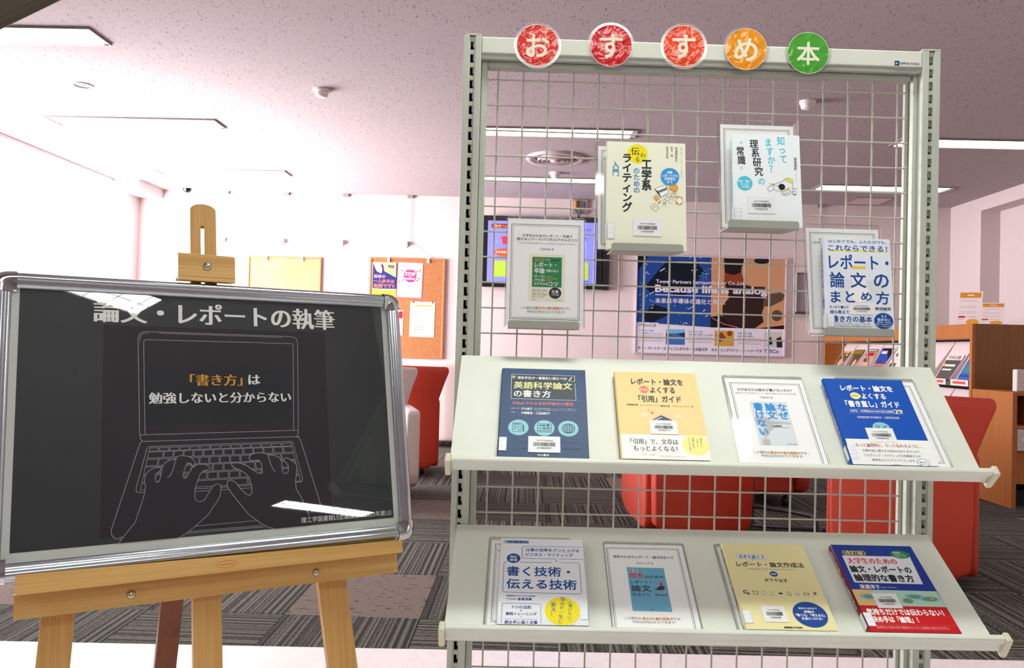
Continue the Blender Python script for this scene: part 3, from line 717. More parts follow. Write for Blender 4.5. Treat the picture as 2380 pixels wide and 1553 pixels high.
SH['B4'] = ((150, 210), [
 ('t','レポート・論文を',27.0,24.1,98.0,15.5,'w','B'),
 ('e',49.2,44.2,9.2,8.8,'ly'),
 ('p',[58.3,40.1,60.4,44.6,56.2,48.5],'ly'),
 ('t','さらに',43.2,43.8,12.5,5.5,'dg','b'),
 ('t','よくする',61.1,44.6,44.6,13.9,'w','B'),
 ('t','「書き直し」ガイド',26.1,65.0,99.2,16.0,'w','B'),
 ('l',[29.1,78.5,124.1,78.0],0.3,'w'),
 ('l',[26.4,88.3,126.5,88.4],0.3,'w'),
 ('t','大学生・大学院生のための自己点検法',28.9,83.2,81.5,5.6,'w','b'),
 ('t','29',111.3,82.8,14.5,10.4,'ly','m'),
 ('t','佐渡島紗織 坂本麻裕子・大野真澄 編著',37.7,98.6,76.9,5.9,'w',''),
 ('e',74.9,122.0,15.4,11.8,'cy'),
 ('t','U',65.9,120.8,5.6,7.7,'nv','b'),
 ('l',[77.9,123.8,86.1,118.8],1.47,'nv'),
 ('p',[2.0,151.6,149.9,152.1,150.0,210.0,0.0,210.0],'w'),
 ('t','もっと論理的に、もっと伝わるように…',16.5,165.7,117.6,8.3,'dr','m'),
 ('l',[5.6,171.2,148.2,171.0],0.17,'gr'),
 ('t','文章作成に関するお悩みはありませんか？',24.7,178.3,101.5,6.0,'g2','b'),
 ('t','アカデミック・ライティングの指導者たちが',24.9,189.0,99.5,6.0,'g2','b'),
 ('t','実例をもとにアドバイスします。',36.0,199.2,76.5,5.9,'g2','b'),
 ('l',[5.1,182.9,149.3,183.0],0.17,'gr'),
 ('l',[2.3,192.4,145.6,192.5],0.17,'gr'),
 ('l',[-0.3,201.6,142.1,201.7],0.17,'gr'),
 ('e',124.3,203.1,10.9,8.6,'blu'),
 ('e',124.3,203.1,10.1,7.8,'w'),
 ('t','留学生も',117.3,202.5,13.6,3.5,'blu','b'),
 ('t','使える！',117.4,207.1,11.4,3.1,'blu','b'),
 ('t','大学図書出版',66.8,209.6,17.1,2.4,'k',''),
 ('B',44.2,124.9,93.8,158.3,'12400643938'),
])
SH['B5'] = ((152, 210), [
 ('r',4.9,5.9,51.5,13.3,'blu'),
 ('t','スーパー・ラーニング',12.9,10.1,36.8,5.0,'w','b'),
 ('r',5.4,4.1,11.0,14.5,'gr'),
 ('l',[150.5,20.1,42.0,21.5,39.9,24.8,39.8,50.0,42.4,53.4,99.2,52.9,101.7,55.1,101.9,61.7],0.89,'blu'),
 ('l',[107.3,52.6,150.8,53.3],0.87,'blu'),
 ('t','仕事の効率をグンと上げる',46.4,30.4,98.2,8.8,'blu','b'),
 ('t','ビジネス・ライティング',46.6,42.9,86.4,8.6,'blu','b'),
 ('e',24.5,53.4,12.3,12.4,'blu'),
 ('t','改訂',17.9,49.6,13.3,6.6,'w','b'),
 ('t','新版',18.1,57.8,13.3,6.5,'w','b'),
 ('l',[93.8,62.7,35.7,63.5],0.86,'blu'),
 ('l',[13.7,63.1,9.2,63.3,7.4,66.4,7.4,134.7,9.6,138.2,140.8,138.8,143.7,136.2,143.7,66.0,141.6,62.6,109.8,62.6],0.84,'blu'),
 ('t','書く技術・',13.3,86.2,112.3,23.5,'blu','b'),
 ('t','伝える技術',13.8,117.6,122.3,23.4,'blu','b'),
 ('t','有限会社ロジカルスキル研究所',13.9,146.4,49.9,3.7,'blu','b'),
 ('t','代表取締役',14.2,153.9,17.2,3.7,'blu',''),
 ('t','倉島保美',33.6,153.7,24.2,6.2,'blu','b'),
 ('l',[7.5,207.5,7.5,166.7,9.8,163.8,70.2,164.2,72.9,166.7,73.1,208.6],0.61,'blu'),
 ('t','7つの法則',23.9,172.2,32.7,7.6,'blu','b'),
 ('t','×',38.5,180.0,2.8,3.2,'blu','b'),
 ('t','実践トレーニング',14.0,187.1,52.1,7.1,'blu','b'),
 ('t','||',38.9,193.4,2.2,2.7,'blu',''),
 ('l',[12.6,198.8,67.3,199.0],0.46,'blu'),
 ('t','読み手に届く文章',12.8,205.7,54.5,7.3,'blu','b'),
 ('e',109.5,179.4,30.0,31.3,'yel2'),
 ('v','「書けない」',125.0,153.5,119.2,206.7,7.4,'dbl','h'),
 ('v','悩みが一気に',111.2,146.6,105.0,207.0,8.0,'dbl','h'),
 ('v','解消！',95.3,159.4,92.8,192.7,8.6,'dbl','h'),
 ('t','PHP',121.4,210.0,7.8,1.9,'dbl',''),
])
SH['B7'] = ((152, 210), [
 ('p',[20.4,29.4,73.6,30.2,73.9,42.5,20.4,41.0],'lbb'),
 ('p',[46.0,41.6,47.1,47.1,49.9,41.9],'lbb'),
 ('p',[21.3,30.5,72.8,31.3,73.3,41.4,21.3,40.1],'w'),
 ('t','思考を鍛える',23.8,35.9,47.0,8.6,'blu','b'),
 ('t','レポート・論文作成法',15.6,55.8,121.7,13.1,'k','b'),
 ('t','Developing Critical Thinking to Write Papers',34.3,68.0,85.1,3.9,'blu',''),
 ('e',77.1,79.7,7.0,6.7,'dbl'),
 ('t','第3版',72.8,79.7,8.7,4.6,'w','b'),
 ('t','井下千以子',57.0,95.6,40.4,8.3,'k','b'),
 ('e',15.9,125.3,3.5,4.3,'k'),
 ('e',16.3,125.2,1.9,2.3,'w'),
 ('e',20.6,129.4,1.9,2.3,'g'),
 ('l',[29.0,122.6,37.6,123.6,36.8,130.3,30.2,130.0,29.0,122.6],0.88,'g'),
 ('e',47.5,127.4,3.0,4.0,'g2'),
 ('e',47.5,127.4,2.4,3.1,'w'),
 ('l',[48.7,123.8,50.0,121.1],0.5,'g2'),
 ('l',[56.2,131.1,67.3,131.5],0.62,'g2'),
 ('l',[60.7,127.1,64.4,123.4,65.3,127.3],0.5,'g2'),
 ('p',[73.1,128.1,78.2,129.9,81.5,126.9,75.8,125.1],'k'),
 ('p',[77.7,125.0,82.3,126.2,81.9,123.3],'w'),
 ('l',[89.4,123.9,94.5,124.6,94.4,132.0,88.9,131.6,89.4,123.9],0.75,'g2'),
 ('e',106.8,127.2,3.0,3.6,'g2'),
 ('e',106.9,126.9,2.2,2.8,'w'),
 ('l',[118.0,124.8,122.0,125.9,126.6,125.1,125.8,130.7,117.5,130.6,118.0,124.8],0.87,'g'),
 ('e',137.5,125.5,2.7,3.0,'g2'),
 ('l',[135.4,128.5,133.0,132.3],0.99,'g2'),
 ('e',114.5,175.2,28.8,28.9,'dbl'),
 ('t','初歩から応用まで',98.3,161.5,31.2,4.4,'w','b'),
 ('t','本物の',105.4,169.2,17.7,5.9,'w','B'),
 ('t','「書く力」「考える力」',89.7,177.0,48.9,6.1,'w','B'),
 ('t','を身につける！',97.6,184.6,34.7,5.8,'w','B'),
 ('t','慶應義塾大学出版会',62.4,205.0,30.9,4.4,'k','b'),
 ('B',33.8,157.5,73.6,193.9,'10100024248'),
])
SH['B8'] = ((152, 210), [
 ('t','〈改訂版〉',15.0,21.2,43.6,12.2,'yel2','b'),
 ('p',[11.8,28.9,139.0,28.7,134.1,98.5,12.3,97.5,10.9,95.1],'lw'),
 ('e',123.0,23.2,17.9,10.9,'gr2'),
 ('t','日本語で',110.7,18.2,15.3,4.5,'w','b'),
 ('t','アカデミック・',110.9,23.9,22.5,4.5,'w','b'),
 ('t','ライティング',111.9,29.3,19.9,4.5,'w','b'),
 ('t','大学生のための',17.2,42.0,91.2,15.9,'red','m'),
 ('t','論文・レポートの',15.5,63.3,111.3,17.2,'k','B'),
 ('t','論理的な書き方',15.7,85.1,106.4,17.5,'k','B'),
 ('t','渡邉淳子',17.4,107.1,35.8,10.1,'w','b'),
 ('t','Junko Watanabe',55.0,108.2,27.7,3.6,'w',''),
 ('p',[0.1,114.5,150.5,115.3,151.6,152.0,0.0,151.6],'lg'),
 ('p',[0.1,114.5,33.1,114.5,34.2,151.6,0.0,151.6],'tan'),
 ('e',22.4,130.9,13.8,6.7,'cy2'),
 ('e',105.7,128.7,17.0,6.3,'cy2'),
 ('e',107.0,129.4,10.8,4.3,'ol'),
 ('e',129.5,133.9,17.8,6.3,'cy2'),
 ('e',130.8,134.4,13.1,4.7,'ol'),
 ('e',90.5,139.3,9.2,5.8,'ol'),
 ('e',24.1,130.5,7.7,4.3,'ol'),
 ('e',134.9,133.7,3.4,1.8,'yel'),
 ('p',[0.0,151.6,151.6,152.0,152.0,210.0,0.0,210.0],'rd'),
 ('t','気持ちだけでは伝わらない！',8.6,165.6,131.5,14.2,'w','B'),
 ('t','決め手は「論理」！',12.2,182.4,77.5,13.5,'w','B'),
 ('l',[15.2,192.9,150.6,193.3],0.37,'sal'),
 ('t','論理的な文章の型や戦略の立て方と効果的な書き方を学ぶ',12.8,199.7,122.7,7.1,'pk',''),
 ('B',31.6,123.4,74.6,157.3,'12400542378'),
])
SH['M2'] = ((150, 212), [
 ('e',57.4,23.7,19.6,19.4,'yel2'),
 ('v','伝',53.2,10.1,53.6,26.6,17.7,'k','h'),
 ('v','わ',68.0,20.9,68.2,31.2,11.0,'k','h'),
 ('v','る',57.3,28.4,57.5,39.6,9.7,'k','h'),
 ('v','ライティング',37.1,22.8,37.2,139.5,19.9,'k','B'),
 ('v','工学系',74.9,33.1,74.5,96.2,20.2,'k','B'),
 ('v','のための',55.3,50.8,55.7,102.0,13.7,'mb','b'),
 ('v','入門',15.3,38.8,15.6,69.2,14.0,'mb','b'),
 ('v','伊澤野和行',132.8,7.1,132.3,37.6,4.8,'g',''),
 ('v','荒木 明',123.8,6.9,123.7,27.6,4.5,'g',''),
 ('v','四井早紀',115.0,6.6,114.9,30.8,4.9,'g',''),
 ('v','WRITING',142.2,7.4,142.0,69.7,2.9,'mb',''),
 ('e',119.6,67.4,18.0,17.5,'mb2'),
 ('t','実験',114.8,58.8,9.7,5.4,'w','b'),
 ('t','レポートから',104.5,65.1,30.2,5.7,'w','b'),
 ('t','英語論文',109.0,71.3,21.5,5.7,'w','b'),
 ('t','まで',114.4,77.9,10.0,5.0,'w','b'),
 ('p',[89.2,92.0,112.1,82.8,118.0,99.6,101.4,108.8],'g'),
 ('p',[90.1,92.3,111.6,83.8,113.3,89.2,97.2,97.6],'w'),
 ('p',[98.2,98.8,113.8,90.4,117.3,99.3,101.9,107.8],'w'),
 ('p',[96.3,96.2,111.7,89.6,113.7,93.8,99.2,99.9],'g2'),
 ('p',[119.7,83.7,132.5,83.3,135.0,89.7,131.1,97.7,118.2,92.1],'or2'),
 ('l',[119.7,83.7,132.5,83.3,135.0,89.7,131.1,97.7,118.2,92.1,119.7,83.7],0.48,'g'),
 ('e',125.6,103.3,5.1,4.5,'g'),
 ('e',125.6,103.3,4.3,3.7,'w'),
 ('e',125.6,102.3,2.2,1.7,'or2'),
 ('p',[131.5,104.3,143.7,107.2,141.8,121.6,129.8,120.5],'or2'),
 ('p',[129.7,112.2,139.2,106.7,144.4,116.3,136.2,122.1],'w'),
 ('l',[129.7,112.2,139.2,106.7,144.4,116.3,136.2,122.1,129.7,112.2],0.48,'g'),
 ('l',[86.8,109.7,92.4,104.3,99.9,111.4,93.4,115.9,86.8,109.7],0.49,'g'),
 ('p',[89.5,106.3,95.7,105.0,97.1,113.9,90.6,114.4],'or2'),
 ('l',[81.4,128.2,89.4,121.1,98.6,130.6,91.4,137.3,81.4,128.2],0.49,'g'),
 ('l',[86.3,130.7,91.2,126.5],0.65,'k'),
 ('l',[96.0,121.4,102.4,115.5],1.3,'g2'),
 ('l',[104.5,128.1,107.3,116.4,108.5,110.5,111.2,113.0,110.7,128.0],0.49,'g'),
 ('r',107.0,118.4,110.6,121.0,'or2'),
 ('l',[111.2,107.2,116.8,105.5,123.3,111.3,127.4,115.5],0.49,'g'),
 ('l',[112.1,113.0,118.6,118.8,122.6,120.5],0.48,'g'),
 ('l',[112.8,107.2,120.1,112.2,117.7,114.7],0.48,'g'),
 ('B',48.9,152.9,102.7,185.3,'12400327482'),
])
SH['M3'] = ((131, 186), [
 ('v','知って',93.3,2.7,98.8,58.2,16.6,'cyb','b'),
 ('v','ますか？',67.8,6.8,78.1,78.7,15.8,'cyb','b'),
 ('v','理系研究',39.3,10.6,50.1,85.1,17.6,'k','b'),
 ('v','の',53.6,87.5,54.1,103.1,15.6,'cyb','b'),
 ('v','常識',12.5,26.0,16.6,62.8,16.5,'k','b'),
 ('t','〃',12.6,18.3,5.5,5.1,'cyb','b'),
 ('t','〃',12.2,69.5,5.3,5.0,'cyb','b'),
 ('e',21.0,100.4,15.0,14.5,'cyb'),
 ('t','研究・論文・',8.2,96.2,25.7,4.6,'w','b'),
 ('t','プレゼン',11.7,102.1,18.7,4.6,'w','b'),
 ('t','の作法',14.3,107.6,14.8,4.6,'w','b'),
 ('v','掛谷英紀',121.6,45.1,121.1,71.0,6.0,'g2','b'),
 ('v','HIDEKI KAKEYA',121.5,74.3,121.3,95.7,1.6,'g2',''),
 ('l',[68.2,100.0,75.9,101.0,88.5,96.5,94.9,93.1,102.1,87.6,109.1,87.5,114.4,91.0,114.0,102.5,114.6,109.8,112.8,115.6,103.3,121.5,97.0,122.2,92.5,119.4,94.9,115.2,108.4,108.4],0.62,'k'),
 ('l',[114.6,108.2,123.1,109.1],0.62,'k'),
 ('p',[98.8,92.7,102.1,88.0,110.6,88.1,114.4,92.3,113.7,98.4,104.2,93.2],'yl3'),
 ('l',[75.9,101.8,94.5,105.4,91.8,115.3,77.9,112.4,75.9,101.8],0.62,'k'),
 ('e',92.9,105.5,6.5,6.2,'k'),
 ('p',[86.0,104.0,93.7,106.3,92.7,112.0,89.7,108.0],'k'),
 ('l',[75.9,101.0,69.6,105.2,64.8,109.4,66.2,113.5,70.1,115.8,74.0,112.5,76.4,110.0],0.62,'k'),
 ('p',[92.7,112.8,106.1,106.0,107.6,107.9,95.7,114.9],'yl3'),
 ('l',[94.7,121.7,101.9,117.5,111.4,112.4],0.62,'k'),
 ('e',117.1,117.1,3.7,3.3,'k'),
 ('e',117.1,117.1,3.0,2.4,'w'),
 ('l',[112.6,120.5,121.6,121.1],0.47,'k'),
 ('B',24.8,127.2,78.6,160.1,'10100025528'),
])
SH['M4'] = ((128, 186), [
 ('t','はじめてでも、ふたたびでも、',7.9,6.8,114.0,5.8,'dbl','b'),
 ('l',[7.4,25.9,119.5,25.3],2.08,'yel2'),
 ('t','これならできる！',7.2,19.7,114.8,11.5,'dbl','b'),
 ('r',49.0,55.0,77.7,60.4,'yl4'),
 ('p',[25.0,81.4,111.4,81.5,110.8,123.8,25.2,128.2],'gr3'),
 ('e',63.7,107.7,19.9,17.8,'w'),
 ('e',64.7,83.2,12.8,13.1,'wh2'),
 ('t','レポート・',7.6,46.8,115.4,28.1,'blu','b'),
 ('t','論',8.3,82.8,27.7,30.2,'blu','b'),
 ('t','文',48.0,82.5,29.3,29.2,'blu','b'),
 ('t','の',93.2,82.9,28.1,25.5,'blu','b'),
 ('t','ま',8.3,116.0,18.1,21.7,'blu','b'),
 ('t','と',36.9,115.5,17.1,21.2,'blu','b'),
 ('t','め',66.7,113.7,20.4,16.2,'blu','b'),
 ('t','方',95.5,116.2,25.0,24.6,'blu','b'),
 ('t','きっちり書けて',5.1,135.8,36.3,5.1,'k','b'),
 ('t','誰も教えて',5.7,145.3,36.5,6.6,'blu','b'),
 ('t','書き方の基本',9.5,158.4,76.0,12.0,'blu','b'),
 ('t','新田誠吾',92.9,136.9,29.9,5.8,'k','b'),
 ('l',[100.3,141.8,115.4,141.7],0.32,'k'),
 ('t','つまずきのアイデアを丁寧に拾い、大きなテーマを広い場に',10.1,167.7,71.6,2.8,'k',''),
 ('t','一つに沿う題材を読み込み、要点を整理する文章メモにする',9.9,172.2,74.7,2.8,'k',''),
 ('e',107.6,160.6,18.4,15.5,'blu'),
 ('t','もう',103.8,151.4,9.5,5.1,'w','b'),
 ('t','悩まない',95.5,158.0,24.5,5.4,'w','b'),
 ('t','高校生・大学生、',94.5,163.4,28.5,2.8,'w','b'),
 ('t','就活生・ビジネスパーソン',90.8,167.5,33.5,2.8,'w','b'),
 ('t','レポートの悩み解消',91.7,171.2,30.8,2.2,'w',''),
 ('B',43.3,126.8,89.6,149.3,'10100024251'),
])
SH['POS'] = ((1560, 1030), [
 ('p',[14.6,8.0,785.8,9.8,788.1,738.0,18.2,704.0],'pb'),
 ('p',[781.6,9.9,1547.8,14.3,1551.2,738.8,785.6,739.7],'po'),
 ('p',[112.8,311.1,318.3,50.2,622.6,60.9,709.5,158.5,513.3,419.4,114.0,360.9],'pk0'),
 ('p',[14.6,8.0,122.9,12.6,18.2,171.9],'pk0'),
 ('p',[60.9,636.4,185.2,509.0,330.4,556.0,340.4,622.4,181.2,704.8,108.9,693.8],'pk0'),
 ('p',[111.0,302.8,417.9,321.7,411.0,388.2,140.0,385.3],'pk0'),
 ('l',[91.1,90.2,116.7,101.0],7.61,'pl'),
 ('l',[551.7,24.8,601.5,-8.3],7.59,'pl'),
 ('l',[75.9,510.9,100.9,494.1],4.24,'pl'),
 ('l',[497.2,707.7,509.2,712.7],11.86,'pl'),
 ('l',[754.1,180.8,779.0,164.2],7.59,'pm'),
 ('l',[277.9,314.1,302.9,297.4],4.23,'pm'),
 ('l',[616.1,96.7,628.1,101.7],4.22,'pl'),
 ('l',[141.9,412.9,192.0,379.5],7.62,'pl'),
 ('l',[730.9,628.8,755.8,612.1],11.84,'pl'),
 ('l',[711.0,282.4,736.6,293.2],7.6,'pl'),
 ('l',[91.2,131.6,102.9,123.9],4.23,'pl'),
 ('l',[650.9,217.1,700.7,183.8],11.82,'pm'),
 ('l',[142.5,467.6,193.9,489.3],4.24,'pl'),
 ('l',[548.5,558.8,598.5,525.3],7.62,'pl'),
 ('l',[682.8,242.5,732.6,209.2],7.6,'pm'),
 ('l',[188.7,300.8,200.7,305.8],4.23,'pm'),
 ('l',[590.5,172.1,640.4,138.9],4.22,'pl'),
 ('l',[103.7,432.7,128.8,416.0],4.24,'pl'),
 ('l',[527.7,535.2,553.3,546.1],11.85,'pm'),
 ('l',[771.8,137.0,796.6,120.4],7.59,'pl'),
 ('l',[248.0,168.6,298.0,135.3],11.84,'pl'),
 ('l',[604.0,57.9,629.6,68.7],7.59,'pl'),
 ('l',[83.8,524.1,95.5,516.3],7.63,'pm'),
 ('l',[401.0,530.3,412.6,522.5],7.62,'pl'),
 ('l',[779.8,274.3,805.4,285.1],4.22,'pl'),
 ('l',[286.8,89.2,298.4,81.4],4.23,'pm'),
 ('l',[574.8,154.9,586.5,147.1],11.82,'pl'),
 ('l',[164.1,519.0,189.7,529.9],4.24,'pl'),
 ('l',[702.5,573.6,727.5,556.9],11.84,'pl'),
 ('l',[716.3,193.6,741.2,177.0],7.6,'pl'),
 ('l',[88.3,180.5,139.5,202.1],7.62,'pl'),
 ('l',[655.1,25.2,680.0,8.6],7.59,'pl'),
 ('l',[159.4,560.2,184.5,543.4],7.63,'pl'),
 ('l',[520.0,696.8,545.7,707.6],11.86,'pl'),
 ('e',309.9,165.4,4.2,4.1,'pl'),
 ('e',698.3,175.1,4.2,4.1,'pl'),
 ('e',25.9,479.6,4.2,4.2,'pm'),
 ('e',478.4,694.2,4.2,4.2,'pl'),
 ('e',702.2,297.0,4.2,4.1,'pl'),
 ('e',115.7,173.7,4.2,4.1,'pl'),
 ('e',698.0,154.3,4.2,4.1,'pm'),
 ('e',106.8,479.0,4.2,4.2,'pm'),
 ('e',429.1,714.7,4.2,4.2,'pl'),
 ('e',737.5,144.2,4.2,4.1,'pl'),
 ('e',65.1,320.3,4.2,4.1,'pl'),
 ('e',749.9,189.8,4.2,4.1,'pl'),
 ('e',188.1,515.6,4.2,4.2,'pl'),
 ('e',546.2,596.3,4.2,4.2,'pl'),
 ('e',684.2,173.1,4.2,4.1,'pl'),
 ('e',275.3,90.0,4.2,4.1,'pm'),
 ('e',753.7,126.3,4.2,4.1,'pl'),
 ('e',59.9,526.7,4.2,4.2,'pl'),
 ('e',681.2,609.7,4.2,4.2,'pl'),
 ('e',710.7,153.3,4.2,4.1,'pl'),
 ('e',196.5,190.4,4.2,4.1,'pm'),
 ('e',683.4,45.9,4.2,4.1,'pm'),
 ('e',38.9,585.7,4.2,4.2,'pl'),
 ('e',507.1,588.4,4.2,4.2,'pl'),
 ('e',671.8,269.4,4.2,4.1,'pm'),
 ('e',87.5,322.0,4.2,4.1,'pm'),
 ('e',590.3,116.8,4.2,4.1,'pm'),
 ('e',39.4,420.3,4.2,4.2,'pl'),
 ('e',689.6,588.5,4.2,4.2,'pm'),
 ('e',712.0,310.3,4.2,4.1,'pm'),
 ('e',47.1,297.5,4.2,4.1,'pl'),
 ('e',694.7,202.8,4.2,4.1,'pm'),
 ('e',131.6,566.3,4.2,4.2,'pl'),
 ('e',533.4,551.1,4.2,4.2,'pl'),
 ('e',679.1,257.0,4.2,4.1,'pm'),
 ('e',102.8,320.9,4.2,4.1,'pl'),
 ('e',708.6,19.0,4.2,4.1,'pm'),
 ('e',46.4,419.4,4.2,4.2,'pl'),
 ('e',618.7,621.9,4.2,4.2,'pl'),
 ('e',692.7,344.6,4.2,4.1,'pm'),
 ('e',89.6,110.7,4.2,4.1,'pl'),
 ('e',529.4,31.8,4.2,4.1,'pm'),
 ('e',165.1,589.6,4.2,4.2,'pl'),
 ('e',512.9,692.3,4.2,4.2,'pm'),
 ('e',733.5,243.0,4.2,4.1,'pl'),
 ('e',98.6,221.0,4.2,4.1,'pl'),
 ('e',617.0,105.7,4.2,4.1,'pl'),
 ('e',56.0,570.2,4.2,4.2,'pl'),
 ('e',505.8,706.8,4.2,4.2,'pl'),
 ('e',728.6,220.3,4.2,4.1,'pl'),
 ('e',277.0,79.7,4.2,4.1,'pl'),
 ('e',766.6,52.4,4.2,4.1,'pl'),
 ('e',114.8,431.8,4.2,4.2,'pl'),
 ('e',619.7,621.4,4.2,4.2,'pl'),
 ('e',758.1,333.3,4.2,4.1,'pl'),
 ('e',71.7,218.1,4.2,4.1,'pm'),
 ('e',701.1,215.1,4.2,4.1,'pl'),
 ('e',224.0,601.3,4.2,4.2,'pl'),
 ('e',462.3,615.7,4.2,4.2,'pl'),
 ('e',689.6,329.6,4.2,4.1,'pl'),
 ('p',[908.3,18.2,1118.9,20.0,1092.2,118.0,1091.1,167.6,1047.8,189.2,971.9,188.2,920.7,166.8,914.6,96.6],'pk4'),
 ('p',[920.7,166.8,1014.1,190.6,1089.1,159.4,1143.4,290.7,915.3,278.7],'pbr'),
 ('e',1300.4,35.5,79.9,31.4,'pk4'),
 ('p',[915.1,270.4,1151.8,290.6,1202.9,306.1,1337.6,303.5,1350.4,452.3,1311.9,577.6,1331.4,668.6,1248.8,732.6,944.6,738.9,909.1,677.3,904.7,511.1,970.0,426.8],'pd'),
 ('p',[1340.0,386.2,1499.3,358.2,1546.3,382.1,1527.0,440.5,1394.2,509.5,1318.1,502.8],'pd2'),
 ('e',1468.6,599.3,54.8,58.1,'pd2'),
 ('p',[782.7,630.0,890.4,611.1,986.1,708.9,1282.7,736.1,1550.0,697.3,1551.2,738.8,785.6,739.7],'pk4'),
 ('l',[798.2,642.1,926.7,701.9,1071.3,732.1],7.61,'sal'),
 ('p',[15.7,704.0,244.9,705.9,249.9,739.2,1552.9,740.4,1554.8,1025.9,1.6,1025.8],'plw'),
 ('t','Tower Partners Semiconductor Co.,Ltd.',209.3,276.4,929.6,41.4,'plw','b'),
 ('t','Because life is analog',205.3,358.0,1155.0,95.3,'plw','B'),
 ('l',[204.1,413.1,1362.1,418.9],7.62,'plw'),
 ('t','未来は半導体の進化と共に!',205.6,474.3,723.4,54.8,'plw','b'),
 ('t','TPSCoとは',33.3,732.1,186.8,33.3,'g','b'),
 ('t','STRENGTH',45.7,789.8,108.7,18.3,'mb','b'),
 ('t','01',162.9,790.7,31.4,28.3,'mb','b'),
 ('t','アナログ専業のスペシャルテクノロジー',46.3,818.3,254.7,13.3,'g','b'),
 ('l',[46.8,840.2,293.0,840.0],3.4,'g2'),
 ('l',[47.1,855.2,293.4,855.0],3.4,'g2'),
 ('l',[47.7,883.6,294.1,883.4],3.4,'g2'),
 ('l',[48.1,898.6,294.4,898.4],3.4,'g2'),
 ('t','STRENGTH',556.5,791.7,108.5,18.3,'mb','b'),
 ('t','02',673.5,792.5,31.3,28.3,'mb','b'),
 ('t','先進の技術で裏付けられた製造力',557.2,820.1,262.6,13.3,'g','b'),
 ('l',[557.8,842.0,803.5,841.8],3.39,'g2'),
 ('l',[558.1,857.0,803.9,856.8],3.39,'g2'),
 ('l',[558.8,885.3,804.6,885.1],3.39,'g2'),
 ('l',[559.2,900.3,805.0,900.1],3.39,'g2'),
 ('t','STRENGTH',1064.6,793.6,108.2,18.3,'mb','b'),
 ('t','03',1181.3,794.4,31.3,28.3,'mb','b'),
 ('t','多様な絆で支える仲間たち',1065.3,822.9,169.2,13.3,'g','b'),
 ('l',[1065.9,843.8,1311.1,843.7],3.38,'g2'),
 ('l',[1066.4,858.8,1311.6,858.6],3.38,'g2'),
 ('l',[1067.1,887.1,1312.4,886.9],3.38,'g2'),
 ('l',[1067.6,902.1,1312.8,901.9],3.38,'g2'),
 ('p',[322.7,768.5,519.5,768.6,521.8,928.7,324.0,929.5],'sky'),
 ('p',[323.9,818.5,520.3,801.9,521.8,928.7,324.0,929.5],'pm'),
 ('p',[323.7,810.2,387.7,825.5,324.9,860.2],'pbl'),
 ('p',[438.5,818.6,520.2,797.7,521.6,851.9],'pbl'),
 ('p',[828.7,770.5,1027.5,770.5,1029.4,928.8,831.2,930.4],'pgo'),
 ('p',[845.0,811.8,903.6,785.6,947.5,843.0,881.1,894.4],'pbr'),
 ('e',984.3,796.4,27.1,28.3,'pbr'),
 ('p',[1338.6,769.8,1528.5,770.9,1531.6,928.9,1339.0,930.5],'gr'),
 ('p',[1474.2,930.2,1467.6,848.7,1487.3,802.5,1513.2,822.8,1529.7,864.0,1531.6,928.9],'k'),
 ('p',[1372.2,909.0,1387.1,842.1,1411.7,816.6,1431.1,899.4],'k'),
 ('e',1485.9,810.9,15.2,18.3,'tan'),
 ('t','タワー パートナーズ セミコンダクターは大阪大学',34.4,970.6,721.6,35.1,'g','b'),
 ('t','のネーミングライツ・パートナーです',800.1,971.8,523.2,35.0,'g','b'),
 ('t','TPSCo',1341.8,969.7,148.8,36.7,'dbl','b'),
])
SH['C1'] = ((260, 375), [
 ('r',5.8,3.1,264.1,260.7,'pnv'),
 ('p',[5.8,3.1,85.2,1.9,107.8,70.1,97.1,110.1,47.8,87.1,26.1,47.6],'skn'),
 ('p',[81.2,2.0,255.3,2.4,254.6,146.5,128.5,85.6,118.5,30.1],'skn2'),
 ('p',[166.7,29.3,202.4,20.7,234.8,32.1,223.5,53.7,183.6,54.4],'k'),
 ('e',200.6,38.2,14.4,11.1,'w'),
 ('e',200.6,38.2,9.6,9.5,'k'),
 ('r',0.9,267.5,262.4,374.9,'yel'),
 ('t','深夜の',18.8,138.3,123.6,33.4,'pk','b'),
 ('t','一人歩きは',17.4,185.7,220.2,38.1,'sal','B'),
 ('t','危険です!!',19.1,232.1,220.1,39.6,'sal','B'),
 ('t','ひとりで歩くときは明るい道を選びましょう',21.1,288.8,212.1,11.1,'g2',''),
])
